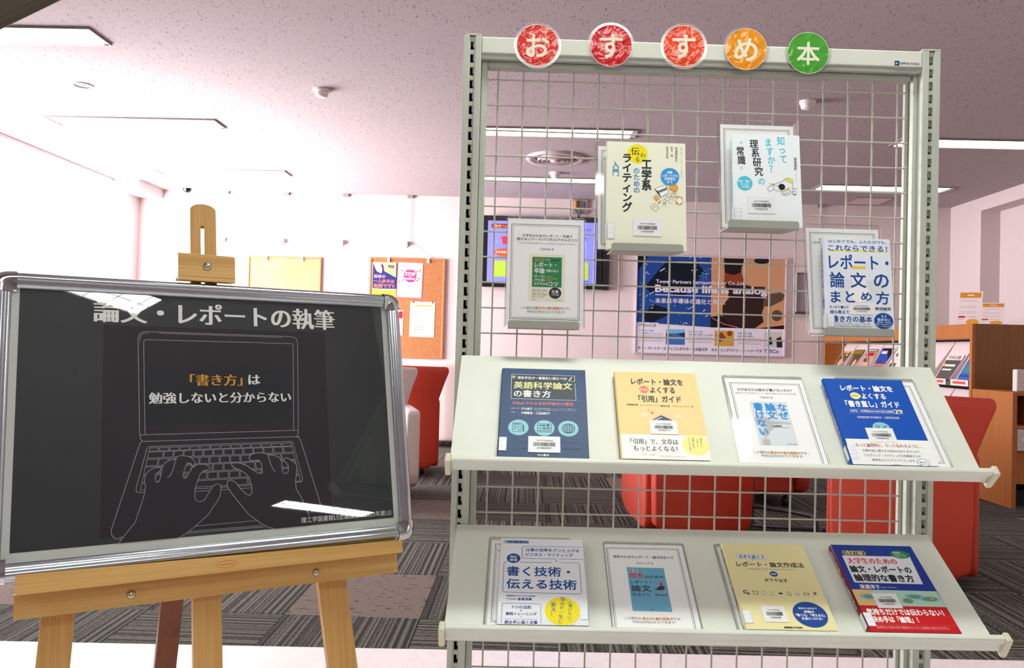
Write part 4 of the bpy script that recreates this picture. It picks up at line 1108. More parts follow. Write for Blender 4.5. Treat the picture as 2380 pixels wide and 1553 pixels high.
SH['C2'] = ((260, 370), [
 ('l',[1.7,2.4,256.9,2.5,256.8,367.7,2.3,367.4,1.7,2.4],7.29,'pnk'),
 ('p',[94.0,77.4,162.0,75.6,195.0,107.3,195.7,170.8,165.2,207.6,110.9,207.8,67.8,173.1,65.6,113.3],'hp'),
 ('t','STOP',79.6,121.7,103.9,34.3,'w','B'),
 ('t','ALL',116.9,152.4,25.6,11.4,'w','b'),
 ('t','HARASSMENT',71.0,171.3,114.3,16.3,'w','b'),
 ('t','ハラスメントのない大学を目指して',24.0,35.1,219.8,13.1,'pnk',''),
 ('t','相談・申立て',24.9,61.2,52.4,13.1,'pnk',''),
 ('t','許さない',181.3,59.6,63.5,13.0,'pnk',''),
 ('e',44.7,93.4,10.5,11.5,'k'),
 ('e',46.5,98.3,7.3,8.2,'skn'),
 ('e',202.6,97.3,10.3,11.4,'k'),
 ('e',204.3,102.2,7.1,8.1,'skn'),
 ('e',227.6,86.9,10.3,11.4,'k'),
 ('e',229.3,91.7,7.1,8.1,'skn'),
 ('e',26.4,208.9,10.5,11.5,'k'),
 ('e',28.2,213.7,7.3,8.2,'skn'),
 ('e',60.4,191.4,10.5,11.5,'k'),
 ('e',62.2,196.2,7.2,8.2,'skn'),
 ('e',225.0,169.9,10.3,11.4,'k'),
 ('e',226.8,174.7,7.1,8.1,'skn'),
 ('e',206.0,190.8,10.3,11.4,'k'),
 ('e',207.7,195.7,7.1,8.1,'skn'),
 ('t','悩まないで相談してください',23.8,245.1,215.8,19.6,'pnk','b'),
 ('l',[20.7,274.8,224.8,270.7],2.42,'pnk2'),
 ('l',[21.2,287.0,225.2,282.9],2.42,'pnk2'),
 ('l',[21.8,303.4,225.8,299.1],2.42,'pnk2'),
 ('l',[22.2,314.1,226.2,309.7],2.42,'pnk2'),
 ('l',[23.0,336.2,227.0,331.6],2.42,'pnk2'),
 ('l',[23.5,348.5,227.4,343.7],2.42,'pnk2'),
])
SH['C3'] = ((260, 370), [
 ('r',37.9,36.6,231.8,48.6,'yel'),
 ('t','入館者のみなさまへのお願い',46.4,42.8,164.0,11.5,'org','b'),
 ('l',[24.4,65.0,239.6,62.3],3.25,'tx'),
 ('l',[24.9,78.1,227.9,75.8],3.25,'tx'),
 ('l',[25.3,91.3,238.1,88.7],3.25,'tx'),
 ('l',[25.8,104.4,188.3,103.4],3.25,'tx'),
 ('l',[26.4,119.2,213.2,117.4],3.25,'tx'),
 ('l',[27.5,149.6,157.5,149.6],3.25,'tx'),
 ('l',[27.9,160.3,182.3,159.5],3.25,'tx'),
 ('l',[28.3,171.8,174.6,171.3],3.25,'tx'),
 ('l',[29.8,211.2,119.2,212.5],3.25,'tx'),
 ('l',[30.3,223.5,127.8,224.5],3.25,'tx'),
 ('l',[30.7,235.8,136.4,236.6],3.25,'tx'),
 ('l',[31.2,248.1,108.5,249.8],3.25,'tx'),
 ('l',[23.8,137.4,96.9,137.5],4.06,'sal'),
 ('l',[26.0,194.9,91.0,195.3],4.06,'sal'),
 ('l',[28.6,264.7,199.1,261.7],4.06,'sal'),
 ('r',34.9,280.9,176.1,298.7,'gbl'),
 ('t','お問い合わせはこちら',47.4,290.2,117.7,10.7,'g',''),
 ('l',[24.1,318.3,64.7,318.6],4.06,'tx'),
 ('l',[24.7,336.3,65.4,336.7],4.06,'tx'),
 ('l',[72.8,316.7,113.4,317.1],4.06,'tx'),
 ('l',[73.4,334.8,114.1,335.1],4.06,'tx'),
 ('l',[153.9,314.2,194.6,314.5],4.06,'tx'),
 ('l',[154.6,332.2,195.2,332.6],4.06,'tx'),
])
SH['C4'] = ((150, 262), [
 ('r',8.6,8.0,144.4,84.5,'rd2'),
 ('t','お知らせ',14.8,72.7,66.4,9.9,'w','b'),
 ('l',[86.6,240.6,123.8,240.9],6.62,'g'),
])
SH['TV'] = ((1190, 640), [
 ('r',47.8,31.4,421.3,77.1,'mar'),
 ('t','海外への渡航',71.4,55.3,267.8,33.9,'yel','b'),
 ('r',128.2,169.7,154.8,192.4,'pur'),
 ('p',[157.3,163.1,305.8,159.3,295.3,244.5,173.0,247.6],'rd3'),
 ('p',[99.7,211.4,123.1,213.7,117.5,234.4,91.4,235.0],'lb2'),
 ('e',203.3,331.7,125.2,43.9,'bro'),
 ('p',[145.6,368.3,227.1,369.2,192.7,402.2],'bro'),
 ('t','スマホから参加',95.6,329.7,212.5,24.6,'w','b'),
 ('r',67.8,419.9,370.2,588.3,'ygn'),
 ('t','相談など',1003.2,75.5,123.9,23.3,'dbl','b'),
 ('t','の',1044.6,171.5,34.3,35.0,'blu','b'),
 ('t','の',1037.4,329.0,21.9,20.4,'dbl','b'),
 ('r',1008.1,421.9,1106.9,601.9,'ygn'),
 ('t','交流会',1032.8,619.1,74.4,17.5,'blu','b'),
])
# ------------------------------------------------------------------ the room
CZ = 2.524
XL, XR, YB, YN = -4.2, 4.57, 8.4, -5.5
def struct(name, mb): return part(name, mb, kind='structure')
# ceiling and walls
struct('ceiling', MB().box((XL - .2, YN - .2, CZ), (7.2, YB + .2, CZ + .12), M_CEIL))
struct('wall_back', MB().box((XL - .2, YB, 0), (7.2, YB + .15, CZ), M_WALL))
wl = MB()
wl.box((XL - .15, 8.15, 0), (XL, YB, CZ), M_WALL); wl.box((XL - .15, YN, 0), (XL, 4.9, CZ), M_WALL)
wl.box((XL - .15, 4.9, 0), (XL, 8.15, .42), M_WALL); wl.box((XL - .15, 4.9, 2.49), (XL, 8.15, CZ), M_WALL)
struct('wall_left', wl)
wr = MB(); wr.box((XR, 1.5, 0), (XR + .15, 7.84, CZ), M_WALL); wr.box((4.383, 7.84, 0), (XR + .15, YB, CZ), M_WALL)
wr.box((XR, 1.35, 0), (7.2, 1.5, CZ), M_WALL); wr.box((7.0, YN, 0), (7.2, 1.35, CZ), M_WALL)
struct('wall_right', wr)
struct('wall_front', MB().box((XL - .2, YN - .15, 0), (7.2, YN, CZ), M_WALL))
struct('trim_1', MB().box((4.383, 1.5, 2.395), (XR, 7.84, CZ), M_WALL))                       # beam along the right wall
struct('trim_2', MB().box((XL, 7.86, 2.43), (-3.94, YB, CZ), M_WALL))                          # boxed corner at the far left
struct('baseboard_back', MB().box((XL, YB - .012, .012), (4.383, YB, .08), mat('#8d8280', .6)))
# tall windows in the left wall
for i, (a, b) in enumerate(((4.9, 6.2), (6.2, 8.15))):
    w = MB()
    for y in (a, b - .022): w.box((XL - .12, y, .42), (XL - .08, y + .022, 2.49), mat('#f6f2f2', .4))
    for z in (.42, 2.468): w.box((XL - .12, a + .022, z), (XL - .08, b - .022, z + .022), mat('#f6f2f2', .4))
    wo = struct('window_%d' % (i + 1), w)
    part('pane', MB().box((XL - .103, a + .022, .442), (XL - .097, b - .022, 2.468), M_CLEAR), wo)
# floor: white vinyl in front, carpet tiles behind a line that runs slightly askew
fl = struct('floor', MB().box((XL - .2, YN - .2, -.1), (7.2, YB + .2, -0.006), mat('#4a4543', .9)))
vin = MB(); ed = lambda x: 2.466 + .041 * x
vin.add([(XL, YN, 0), (7.0, YN, 0), (7.0, ed(7.0), 0), (XL, ed(XL), 0), (XL, YN, -.006), (7.0, YN, -.006), (7.0, ed(7.0), -.006), (XL, ed(XL), -.006)],
        [(0, 1, 2, 3), (4, 7, 6, 5), (3, 2, 6, 7), (0, 4, 5, 1)], M_VINYL)
part('vinyl_sheet', vin, fl, label='white glossy vinyl flooring')
TW, TD = 0.468, 0.525
def tile_mesh(m):
    b = MB().box((-TW / 2 + .001, -TD / 2 + .001, -.007), (TW / 2 - .001, TD / 2 - .001, 0.0), m, None, .0025)
    me = bpy.data.meshes.new('carpet_tile'); me.from_pydata(b.v, [], b.f); me.materials.append(m); return me
tm = {'y': tile_mesh(M_TILE_Y), 'x': tile_mesh(M_TILE_X), 'p': tile_mesh(M_TILE_P)}
pink = {(-1, 0), (-4, 0), (5, 0), (-1, 3), (2, 5), (4, 6), (-2, 7), (7, 3), (-6, 4)}
rt = random.Random(3)
for r in range(-1, 11):
    for c in range(-8, 11):
        x = -0.345 + TW * (c + .5); y = 2.725 + TD * (r + .5)
        if x < XL + .1 or x > 4.4 or y > YB - .2: continue
        kind = 'p' if (c, r) in pink else ('x' if (c + r) % 2 else 'y')
        if r == -1:
            # first row is cut along the vinyl edge
            m = {'x': M_TILE_X, 'y': M_TILE_Y, 'p': M_TILE_P}[kind]
            x0, x1 = -TW / 2 + .001, TW / 2 - .001; y1 = TD / 2 - .001
            f0 = ed(x + x0) - y; f1 = ed(x + x1) - y
            me = bpy.data.meshes.new('carpet_tile')
            me.from_pydata([(x0, f0, 0), (x1, f1, 0), (x1, y1, 0), (x0, y1, 0), (x0, f0, -.007), (x1, f1, -.007), (x1, y1, -.007), (x0, y1, -.007)], [],
                           [(0, 1, 2, 3), (4, 7, 6, 5), (0, 4, 5, 1), (1, 5, 6, 2), (2, 6, 7, 3), (3, 7, 4, 0)]); me.materials.append(m)
        else: me = tm[kind]
        o = bpy.data.objects.new('carpet_tile', me); COL.objects.link(o); o.parent = fl
        o.location = (x, y, rt.uniform(-.0006, .0004))

# ------------------------------------------------------------------ ceiling lights
M_LAMP = mat('#fff4f4', .5, emit=LAMP_STRENGTH)
M_LAMPR = mat('#fafff5', .5, emit=RACK_LAMP_STRENGTH)
M_LAMPN = mat('#fafff6', .5, emit=NEAR_LAMP_STRENGTH)     # cooler, greener tubes over the entrance
M_LOUV = mat('#e6e6e6', .25, .6)
def fixture(x0, y0, label, group=None, louvre=False, lamp=None, L=1.25):
    D = .23; lamp = lamp or M_LAMP
    t = thing('ceiling_light', (x0 + L / 2, y0 + D / 2, CZ), label, 'ceiling light', group)
    h = MB()
    for a, b in (((0, 0), (L, .008)), ((0, D - .008), (L, D)), ((0, .008), (.008, D - .008)), ((L - .008, .008), (L, D - .008))):
        h.box((x0 + a[0], y0 + a[1], CZ - .012), (x0 + b[0], y0 + b[1], CZ - .0005), mat('#8d8580', .5))
    part('frame', h, t)
    part('diffuser', MB().box((x0 + .04, y0 + .012, CZ - .006), (x0 + L - .04, y0 + D - .012, CZ - .001), lamp), t)
    part('end_reflector', MB().box((x0 + .009, y0 + .01, CZ - .007), (x0 + .039, y0 + D - .01, CZ - .001), M_LOUV), t)
    part('end_reflector', MB().box((x0 + L - .039, y0 + .01, CZ - .007), (x0 + L - .009, y0 + D - .01, CZ - .001), M_LOUV), t)
    if louvre:
        for k in range(9):
            xx = x0 + .1 + k * (L - .2) / 8
            part('louvre_blade', MB().box((xx, y0 + .012, CZ - .0105), (xx + .003, y0 + D - .012, CZ - .0065), M_LOUV), t)
        part('louvre_blade', MB().box((x0 + .04, y0 + D / 2 - .0015, CZ - .011), (x0 + L - .04, y0 + D / 2 + .0015, CZ - .0068), M_LOUV), t)
    return t
for (x0, y0, lb) in ((-3.55, 4.015, 'long ceiling light at the upper left corner, nearest of the left row'),
                     (-3.55, 5.65, 'washed-out ceiling light behind the first one at the left'),
                     (-3.55, 7.30, 'farthest glaring ceiling light above the faded cork board'),
                     (-.50, 5.69, 'long ceiling light seen through the mesh above the round air vent'),
                     (-.50, 7.34, 'farther ceiling light behind the mesh, just under the round air vent'),
                     (2.65, 5.76, 'ceiling light right of the rack post, brightest bar on the right'),
                     (2.65, 7.38, 'ceiling light seen through the mesh at the upper right, above the hatch')):
    fixture(x0, y0, lb)
for (x0, y0, lb, lv) in ((-.12, -.81, 'ceiling light behind the photographer mirrored at the top of the poster board', True),
                         (4.72, -3.36, 'ceiling light far behind mirrored at the lower right of the poster board', True),
                         (-.25, 1.16, 'ceiling light right above the display rack', False), (-3.3, 1.16, 'ceiling light above the left end of the poster board', False), (-3.3, -.81, 'added fill light on the ceiling at the left behind the photographer', False), (-3.3, -2.45, 'added fill light on the ceiling at the far left behind the photographer', False),  # last two here are unseen fill lights, added to brighten the front
                         (2.65, 4.12, 'ceiling light right of the rack, nearest of the right row', False),
                         (2.85, 1.16, 'ceiling light to the right of the rack top', False)):
    fixture(x0, y0, lb, None, lv, (M_LAMPR if y0 > 1 else M_LAMPN) if y0 < 3 else M_LAMP, 1.6 if y0 < -3 else 1.25)
# round air vent
t = thing('air_vent', (.184, 6.6, CZ), 'round ceiling air vent with nested rings behind the mesh', 'air vent')
A = Matrix.Translation((.184, 6.6, CZ)) @ Matrix.Diagonal((1, 1, -1, 1))
mv = mat('#c9b9bb', .5)
part('outer_ring', MB().lathe([(.245, 0), (.245, .01), (.235, .022), (.2, .02), (.175, .004), (.175, 0)], mv, A, 48, cap=False), t)
for r in (.15, .115, .08): part('ring', MB().lathe([(r, .006), (r, .034), (r - .022, .012), (r - .026, .006)], mv, A, 40, cap=False), t)
part('centre_disc', MB().lathe([(.04, .008), (.045, .03), (.02, .038), (0.0005, .038)], mv, A, 32), t)
part('duct', MB().lathe([(.174, .0004), (.174, .002), (.001, .002)], mat('#4a4042', .9), A, 32), t)
# smoke detectors and other small ceiling fittings
def detector(x, y, label):
    t = thing('smoke_detector', (x, y, CZ), label, 'smoke detector', None)
    A = Matrix.Translation((x, y, CZ)) @ Matrix.Diagonal((1, 1, -1, 1)); w = mat('#efe6e6', .45)
    part('base', MB().lathe([(.052, 0), (.052, .012), (.046, .016), (0.001, .016)], w, A, 32), t)
    part('sensor_head', MB().lathe([(.036, .0165), (.04, .03), (.034, .044), (.02, .05), (.0005, .05)], w, A, 32), t)
detector(-1.339, 4.945, 'white round smoke detector on the ceiling left of the rack')
detector(1.704, 4.99, 'smoke detector seen through the upper right part of the mesh')
detector(.2, 7.15, 'smoke detector beyond the round air vent behind the mesh')
t = thing('speaker_ring', (-2.86, 4.95, CZ), 'thin round ceiling ring in the overexposed area at the left', 'ceiling speaker')
A = Matrix.Translation((-2.86, 4.95, CZ)) @ Matrix.Diagonal((1, 1, -1, 1))
part('rim', MB().lathe([(.062, 0), (.06, .006), (.053, .006), (.052, 0)], mat('#c8b8b8', .5), A, 36, cap=False), t)
part('centre_dot', MB().lathe([(.008, .0005), (.008, .003), (.0005, .003)], mat('#c8b8b8', .5), A, 12), t)
t = thing('camera_dome', (-3.598, 8.2, CZ), 'small dark security camera dome on the ceiling near the far left corner', 'camera')
A = Matrix.Translation((-3.598, 8.2, CZ)) @ Matrix.Diagonal((1, 1, -1, 1))
part('mount', MB().lathe([(.05, 0), (.05, .015), (.0005, .016)], mat('#e8e8e8', .4), A, 24), t)
part('dome', MB().lathe([(.044, .017), (.04, .04), (.025, .057), (.0005, .063)], mat('#101018', .1), A, 24), t)
hm = MB()
for a, b in (((3.22, 7.95), (3.6, 7.962)), ((3.22, 8.318), (3.6, 8.33)), ((3.22, 7.962), (3.232, 8.318)), ((3.588, 7.962), (3.6, 8.318))):
    hm.box((a[0], a[1], CZ - .005), (b[0], b[1], CZ - .0004), mat('#8a7478', .6))
h = thing('ceiling_hatch', (3.41, 8.14, CZ), 'square framed access hatch in the ceiling near the far right corner', 'hatch')
part('frame', hm, h); part('lid', MB().box((3.234, 7.964, CZ - .003), (3.586, 8.316, CZ - .0004), M_WALL), h)

# ------------------------------------------------------------------ back wall furnishing
def cork_board(x0, x1, z0, z1, paler, label):
    t = thing('cork_board', ((x0 + x1) / 2, YB, z0), label, 'notice board')
    f = .022; y0 = YB - .03
    part('cork', MB().box((x0 + f, y0 + .008, z0 + f), (x1 - f, YB - .004, z1 - f), M_CORKL if paler else M_CORK), t)
    for nm, a, b, m in (('frame_side', (x0, z0), (x0 + f, z1), M_OAK), ('frame_side', (x1 - f, z0), (x1, z1), M_OAK),
                        ('frame_rail', (x0 + f, z0), (x1 - f, z0 + f), M_OAKX), ('frame_rail', (x0 + f, z1 - f), (x1 - f, z1), M_OAKX)):
        part(nm, MB().box((a[0], y0, a[1]), (b[0], YB - .002, b[1]), m, None, .003), t)
    return t
cb1 = cork_board(-3.0, -2.215, .80, 1.843, True, 'paler empty cork board above the poster board, right of the wooden clamp')
cb2 = cork_board(-1.70, -.90, .80, 1.858, False, 'wood framed cork board with notices pinned on it')
for (bd, xa, xb, zt) in ((cb1, -2.80, -2.42, 1.843), (cb2, -1.50, -1.08, 1.858)):
    for x in (xa, xb): part('board_clip', MB().box((x - .012, YB - .04, zt - .05), (x + .012, YB - .0305, zt + .01), mat('#f2ece6', .4)), bd)
    part('hanging_cord', MB().tube([(xa, YB - .035, zt + .01), ((xa + xb) / 2 - .06, YB - .02, zt + (.03 if bd is cb1 else .135)), ((xa + xb) / 2 + .06, YB - .02, zt + (.03 if bd is cb1 else .135)), (xb, YB - .035, zt + .01)], .004, mat('#f2ece6', .5), None, 6), bd)
wm = mat('#b9a9a9', .4, .3)
def picture_wire(x, long, label):
    t = thing('picture_hook', (x, YB - .02, CZ), label, 'picture hook', None)
    part('rail_runner', MB().box((x - .03, YB - .03, CZ - .03), (x + .03, YB - .002, CZ - .001), mat('#8d7f80', .5)), t)
    for d in (-.014, .014): part('wire', MB().tube([(x + d, YB - .015, CZ - .03), (x + d * .6, YB - .015, 2.03)], .0022, wm, None, 6), t)
    part('hook', MB().box((x - .016, YB - .028, 1.985), (x + .012, YB - .01, 2.03), mat('#6a6264', .4, .6)).tube([(x, YB - .022, 1.985), (x - .012, YB - .03, 1.965), (x - .02, YB - .04, 1.975)], .004, mat('#6a6264', .4, .6), None, 6), t)
picture_wire(-1.291, 1, 'picture hook on a double wire right above the cork board with notices')
picture_wire(-1.978, 1, 'second picture hook to the left of the one above the noticed cork board')
picture_wire(-2.615, 1, 'picture hook and wire above the paler cork board')
picture_wire(-3.259, 1, 'leftmost picture hook on the back wall, right of the easel top')
picture_wire(3.02, 1, 'picture hook behind the mesh near the far right corner')
# notices on the cork board
def pinned(name, key, x0, z1, w, h, label, base='w', tilt=0.0, pin=None):
    t = thing(name, (x0 + w / 2, YB - .034, z1 - h), label, 'notice' if name != 'poster' else 'poster')
    c_, s_ = math.cos(tilt), math.sin(tilt)
    M = frame((x0, YB - .0235, z1), (c_, 0, -s_), (-s_, 0, -c_), (0, -1, 0))
    part('paper', MB().box((0, 0, 0), (w, h, .0015), mat(PC[base] if base in PC else base, .55), M), t)
    sz = SH[key][0]; S = M @ Matrix.Translation((0, 0, .0018)) @ Matrix.Diagonal((w / (sz[0] * .001), h / (sz[1] * .001), 1, 1))
    part('printing', MB().print(SH[key][1], S, 0, .5), t)
    for px in (pin or ()): part('pin', MB().lathe([(.007, 0), (.008, .004), (.0005, .007)], mat('#40383a', .4), M @ Matrix.Translation((px * w, .006, .002)), 10), t)
pinned('poster', 'C1', -1.672, 1.803, .258, .40, 'navy and orange poster with an eye warning against walking alone')
pinned('poster', 'C2', -1.40, 1.813, .268, .375, 'pink and white poster with a pink octagon reading STOP', '#f7eef2', .02)
pinned('notice', 'C3', -1.258, 1.398, .262, .372, 'cream page with a yellow headline at the lower right of the cork board', '#f0dcd0', .01, (.12, .9))
pinned('notice', 'C4', -1.48, 1.30, .15, .262, 'white leaflet with a red top on the cork board beside the metal frame', '#f0e4e8')
# wall television
t = thing('television', (.148, YB, 1.565), 'black wall television with a lavender blue screen behind the mesh', 'television')
part('casing', MB().box((-.525, YB - .10, 1.568), (.745, YB - .05, 2.318), mat('#121214', .25), None, .008), t)
part('wall_bracket', MB().box((-.1, YB - .05, 1.75), (.35, YB - .001, 2.1), mat('#2a2a2c', .5)), t)
part('screen', MB().box((-.455, YB - .103, 1.625), (.685, YB - .1005, 2.262), mat('#7478e6', .3, emit=.75)), t)
M = frame((-.462, YB - .1032, 2.262), (1, 0, 0), (0, 0, -1), (0, -1, 0))
sz = SH['TV'][0]
part('screen_image', MB().print(SH['TV'][1], M @ Matrix.Diagonal((1.147 / 1.19, .637 / .64, 1, 1)), 0, .4, .55), t)
t = thing('side_speaker', (.79, YB, 1.565), 'narrow black speaker column attached right beside the television', 'speaker')
part('cabinet', MB().box((.752, YB - .09, 1.566), (.822, YB - .002, 2.31), mat('#19191b', .4), None, .004), t)
part('grille', MB().box((.758, YB - .093, 1.575), (.785, YB - .0905, 2.3), mat('#0d0d0e', .8)), t)
# socket boxes above the television
t = thing('socket_panel', (.50, YB, 2.36), 'grey junction panel with an orange plug above the television', 'socket')
part('back_box', MB().box((.425, YB - .03, 2.37), (.585, YB - .001, 2.52), mat('#9c8c8c', .5), None, .003), t)
part('plug', MB().box((.44, YB - .06, 2.405), (.468, YB - .031, 2.50), mat('#d89a3c', .4), None, .005), t, label='orange plug')
part('socket', MB().box((.50, YB - .042, 2.42), (.545, YB - .031, 2.49), mat('#6f6464', .5), None, .003), t)
part('cable', MB().tube([(.455, YB - .045, 2.405), (.49, YB - .05, 2.36), (.485, YB - .06, 2.32)], .006, mat('#141416', .5), None, 8).tube([(.52, YB - .04, 2.42), (.51, YB - .05, 2.35), (.49, YB - .06, 2.32)], .004, mat('#141416', .5), None, 8), t)
t = thing('socket_panel', (.71, YB, 2.36), 'second junction panel at the right of the one with the orange plug', 'socket')
part('back_box', MB().box((.655, YB - .03, 2.36), (.80, YB - .001, 2.515), mat('#a89a9a', .5), None, .003), t)
part('socket', MB().box((.69, YB - .042, 2.42), (.74, YB - .031, 2.48), mat('#c9b4b8', .5), None, .003), t)
# framed wall poster
t = thing('wall_poster', (1.89, YB, .91), 'wide framed poster of a blue circuit board and a robot arm on the back wall', 'poster')
x0, x1, z0, z1 = 1.112, 2.682, .912, 1.952; fm = mat('#d6d0de', .3, .4)
part('backing', MB().box((x0 + .004, YB - .018, z0 + .004), (x1 - .004, YB - .002, z1 - .004), mat('#d9d0de', .5)), t)
for a, b in (((x0, z0), (x0 + .014, z1)), ((x1 - .014, z0), (x1, z1)), ((x0 + .014, z0), (x1 - .014, z0 + .014)), ((x0 + .014, z1 - .014), (x1 - .014, z1))):
    part('frame_bar', MB().box((a[0], YB - .03, a[1]), (b[0], YB - .0185, b[1]), fm, None, .002), t)
M = frame((x0, YB - .019, z1), (1, 0, 0), (0, 0, -1), (0, -1, 0)); sz = SH['POS'][0]
part('printing', MB().print(SH['POS'][1], M @ Matrix.Diagonal(((x1 - x0) / (sz[0] * .001), (z1 - z0) / (sz[1] * .001), 1, 1)), 0, .35), t)
t = thing('wall_panel', (2.87, YB, 1.39), 'small grey wall panel with a silver left edge, right of the wide poster', 'wall panel')
part('panel_face', MB().box((2.785, YB - .025, 1.395), (2.98, YB - .002, 1.795), mat('#8f8488', .5)), t)
part('silver_edge', MB().box((2.76, YB - .045, 1.39), (2.784, YB - .002, 1.80), mat('#e4e4ea', .2, .6), None, .004), t)
part('top_edge', MB().box((2.785, YB - .045, 1.80), (2.98, YB - .002, 1.818), mat('#c4c4ca', .25, .6)), t)
part('bottom_edge', MB().box((2.785, YB - .045, 1.372), (2.98, YB - .002, 1.394), mat('#40383a', .5)), t)

# ------------------------------------------------------------------ armchairs
def armchair(loc, rot, label, fabric, seatm, group=None, sc=1.0):
    t = thing('armchair', (loc[0], loc[1], 0), label, 'armchair', group)
    A = Matrix.Translation((loc[0], loc[1], 0)) @ Matrix.Rotation(rot, 4, 'Z') @ Matrix.Diagonal((sc, sc, 1, 1))
    def slab(pts, x0, x1, m, bev=.018):
        bm = bmesh.new()
        a = [bm.verts.new((x0, y, z)) for y, z in pts]; b = [bm.verts.new((x1, y, z)) for y, z in pts]; n = len(pts)
        bm.faces.new(a); bm.faces.new(list(reversed(b)))
        for i in range(n): bm.faces.new((a[i], b[i], b[(i + 1) % n], a[(i + 1) % n]))
        bmesh.ops.recalc_face_normals(bm, faces=bm.faces[:])
        bmesh.ops.bevel(bm, geom=[e_ for e_ in bm.edges], offset=bev, segments=3, profile=.5, affect='EDGES', clamp_overlap=True)
        return MB().bm(bm, m, A, True)
    # local: y- is the front of the chair, y+ its back
    side = [(-.31, .17), (-.28, .11), (-.18, .075), (.10, .06), (.185, .06), (.21, .10), (.21, .53), (.18, .55), (-.27, .55), (-.305, .53)]
    for s_ in (-1, 1): part('arm', slab(side, s_ * .285, s_ * .205, fabric), t)
    # flared backrest, leaning back and widening upwards
    bm = bmesh.new(); rows = ((.06, .20, .215, .08), (.10, .255, .213, .088), (.30, .262, .213, .09), (.54, .262, .215, .09), (.66, .30, .235, .08), (.755, .335, .255, .07), (.785, .325, .262, .05))
    rings = []
    for z, hw_, y, th_ in rows: rings.append([bm.verts.new(p) for p in ((-hw_, y, z), (0, y - .012, z + .004), (hw_, y, z), (hw_, y + th_, z), (0, y + th_ + .02, z + .004), (-hw_, y + th_, z))])
    for a, b in zip(rings, rings[1:]):
        for i in range(6): bm.faces.new((a[i], a[(i + 1) % 6], b[(i + 1) % 6], b[i]))
    bm.faces.new(list(reversed(rings[0]))); bm.faces.new(rings[-1])
    bmesh.ops.recalc_face_normals(bm, faces=bm.faces[:]); bmesh.ops.bevel(bm, geom=bm.edges[:], offset=.012, segments=2, profile=.5, affect='EDGES', clamp_overlap=True)
    part('backrest', MB().bm(bm, fabric, A, True), t)
    part('seat_base', MB().box((-.203, -.27, .09), (.203, .205, .30), fabric, A, .02), t)
    part('seat_cushion', MB().box((-.202, -.30, .305), (.202, .195, .42), seatm, A, .035), t)
    part('back_cushion', MB().box((-.20, .135, .425), (.20, .198, .70), seatm, A, .028), t)
    for cx, cy in ((-.17, -.2), (.17, -.2), (-.17, .17), (.17, .17)):
        c = part('caster', MB().lathe([(.008, -.014), (.03, -.012), (.032, 0), (.03, .012), (.008, .014)], mat('#18181a', .4), A @ Matrix.Translation((cx, cy, .032)) @ Matrix.Rotation(math.pi / 2, 4, 'Y'), 18)
                 .box((cx - .008, cy - .008, .035), (cx + .008, cy + .008, .0885), mat('#18181a', .4), A), t)
    return t
armchair((-.95, 5.90), math.radians(192), 'red armchair on casters seen beside the metal frame of the poster board', M_RED, M_RED)
armchair((-.98, 4.92), math.radians(15), 'cream white armchair with a grey seat beside the metal frame', M_CREAMF, M_GREYF)
armchair((-.74, 7.62), math.radians(178), 'cream armchair standing behind the red one at the left', M_CREAMF, M_CREAMF)
armchair((.83, 4.14), math.radians(187.5), 'red armchair seen through the mesh between the shelves, left of the side table', M_RED, M_RED, None, .94)
armchair((1.65, 3.53), math.radians(153), 'red armchair at the right end of the rack, its flared back rising beside the shelf', M_RED, M_RED)
armchair((1.42, 5.15), math.radians(5), 'red armchair in shadow behind the steel tubes of the side table', M_RED, M_RED)
armchair((.93, 6.2), math.radians(160), 'far red armchair whose dark casters show beside the mesh wires', M_RED, M_RED)
# tube frame side table between the red chairs
t = thing('side_table', (1.42, 4.02, 0), 'low side table on grey steel tubes between the two red armchairs', 'table')
tm_ = mat('#6c6c72', .3, .7)
part('table_top', MB().box((1.19, 4.1, .655), (1.73, 4.5, .68), mat('#d8d0cc', .4), None, .008), t)
for x, y in ((1.215, 4.30), (1.235, 4.36), (1.66, 4.22), (1.70, 4.28)): part('leg', MB().tube([(x, y, .655), (x, y, .014)], .0125, tm_, None, 12), t)
part('foot_bar', MB().tube([(1.22, 4.28, .125), (1.38, 4.20, .12), (1.47, 4.15, .11), (1.505, 4.13, .085), (1.515, 4.12, .013)], .0125, tm_, None, 12), t)
part('foot_bar', MB().tube([(1.215, 4.30, .02), (1.66, 4.22, .02)], .0115, tm_, None, 10), t)

# ------------------------------------------------------------------ magazine rack along the right wall
MX, MY0, MY1, MT = 3.10, 5.62, 8.33, 1.187
t = thing('magazine_rack', (MX + .2, (MY0 + MY1) / 2, 0), 'orange wooden magazine rack with slanting white trays along the right wall', 'magazine rack')
part('end_panel', MB().box((MX + .001, MY0 - .03, 0), (XR - .25, MY0, MT), M_BROWN), t, label='brown end panel')
part('front_edge', MB().box((MX - .022, MY0 - .03, 0), (MX, MY0, MT), M_SHELFWOOD), t)
part('end_panel', MB().box((MX - .022, MY1, 0), (MX + .36, MY1 + .03, MT), M_SHELFWOOD), t)
part('top_board', MB().box((MX - .022, MY0 + .001, MT - .10), (MX + .36, MY1 - .001, MT), M_SHELFWOOD), t)
part('base_board', MB().box((MX - .005, MY0 + .001, 0), (MX + .36, MY1 - .001, .12), M_SHELFWOOD), t)
part('back_board', MB().box((MX + .34, MY0 + .001, .121), (MX + .36, MY1 - .001, MT - .101), mat('#2a2420', .8)), t)
NC = 9; cw = (MY1 - MY0) / NC
whiteP = mat('#e6d4d6', .5)
TR = []
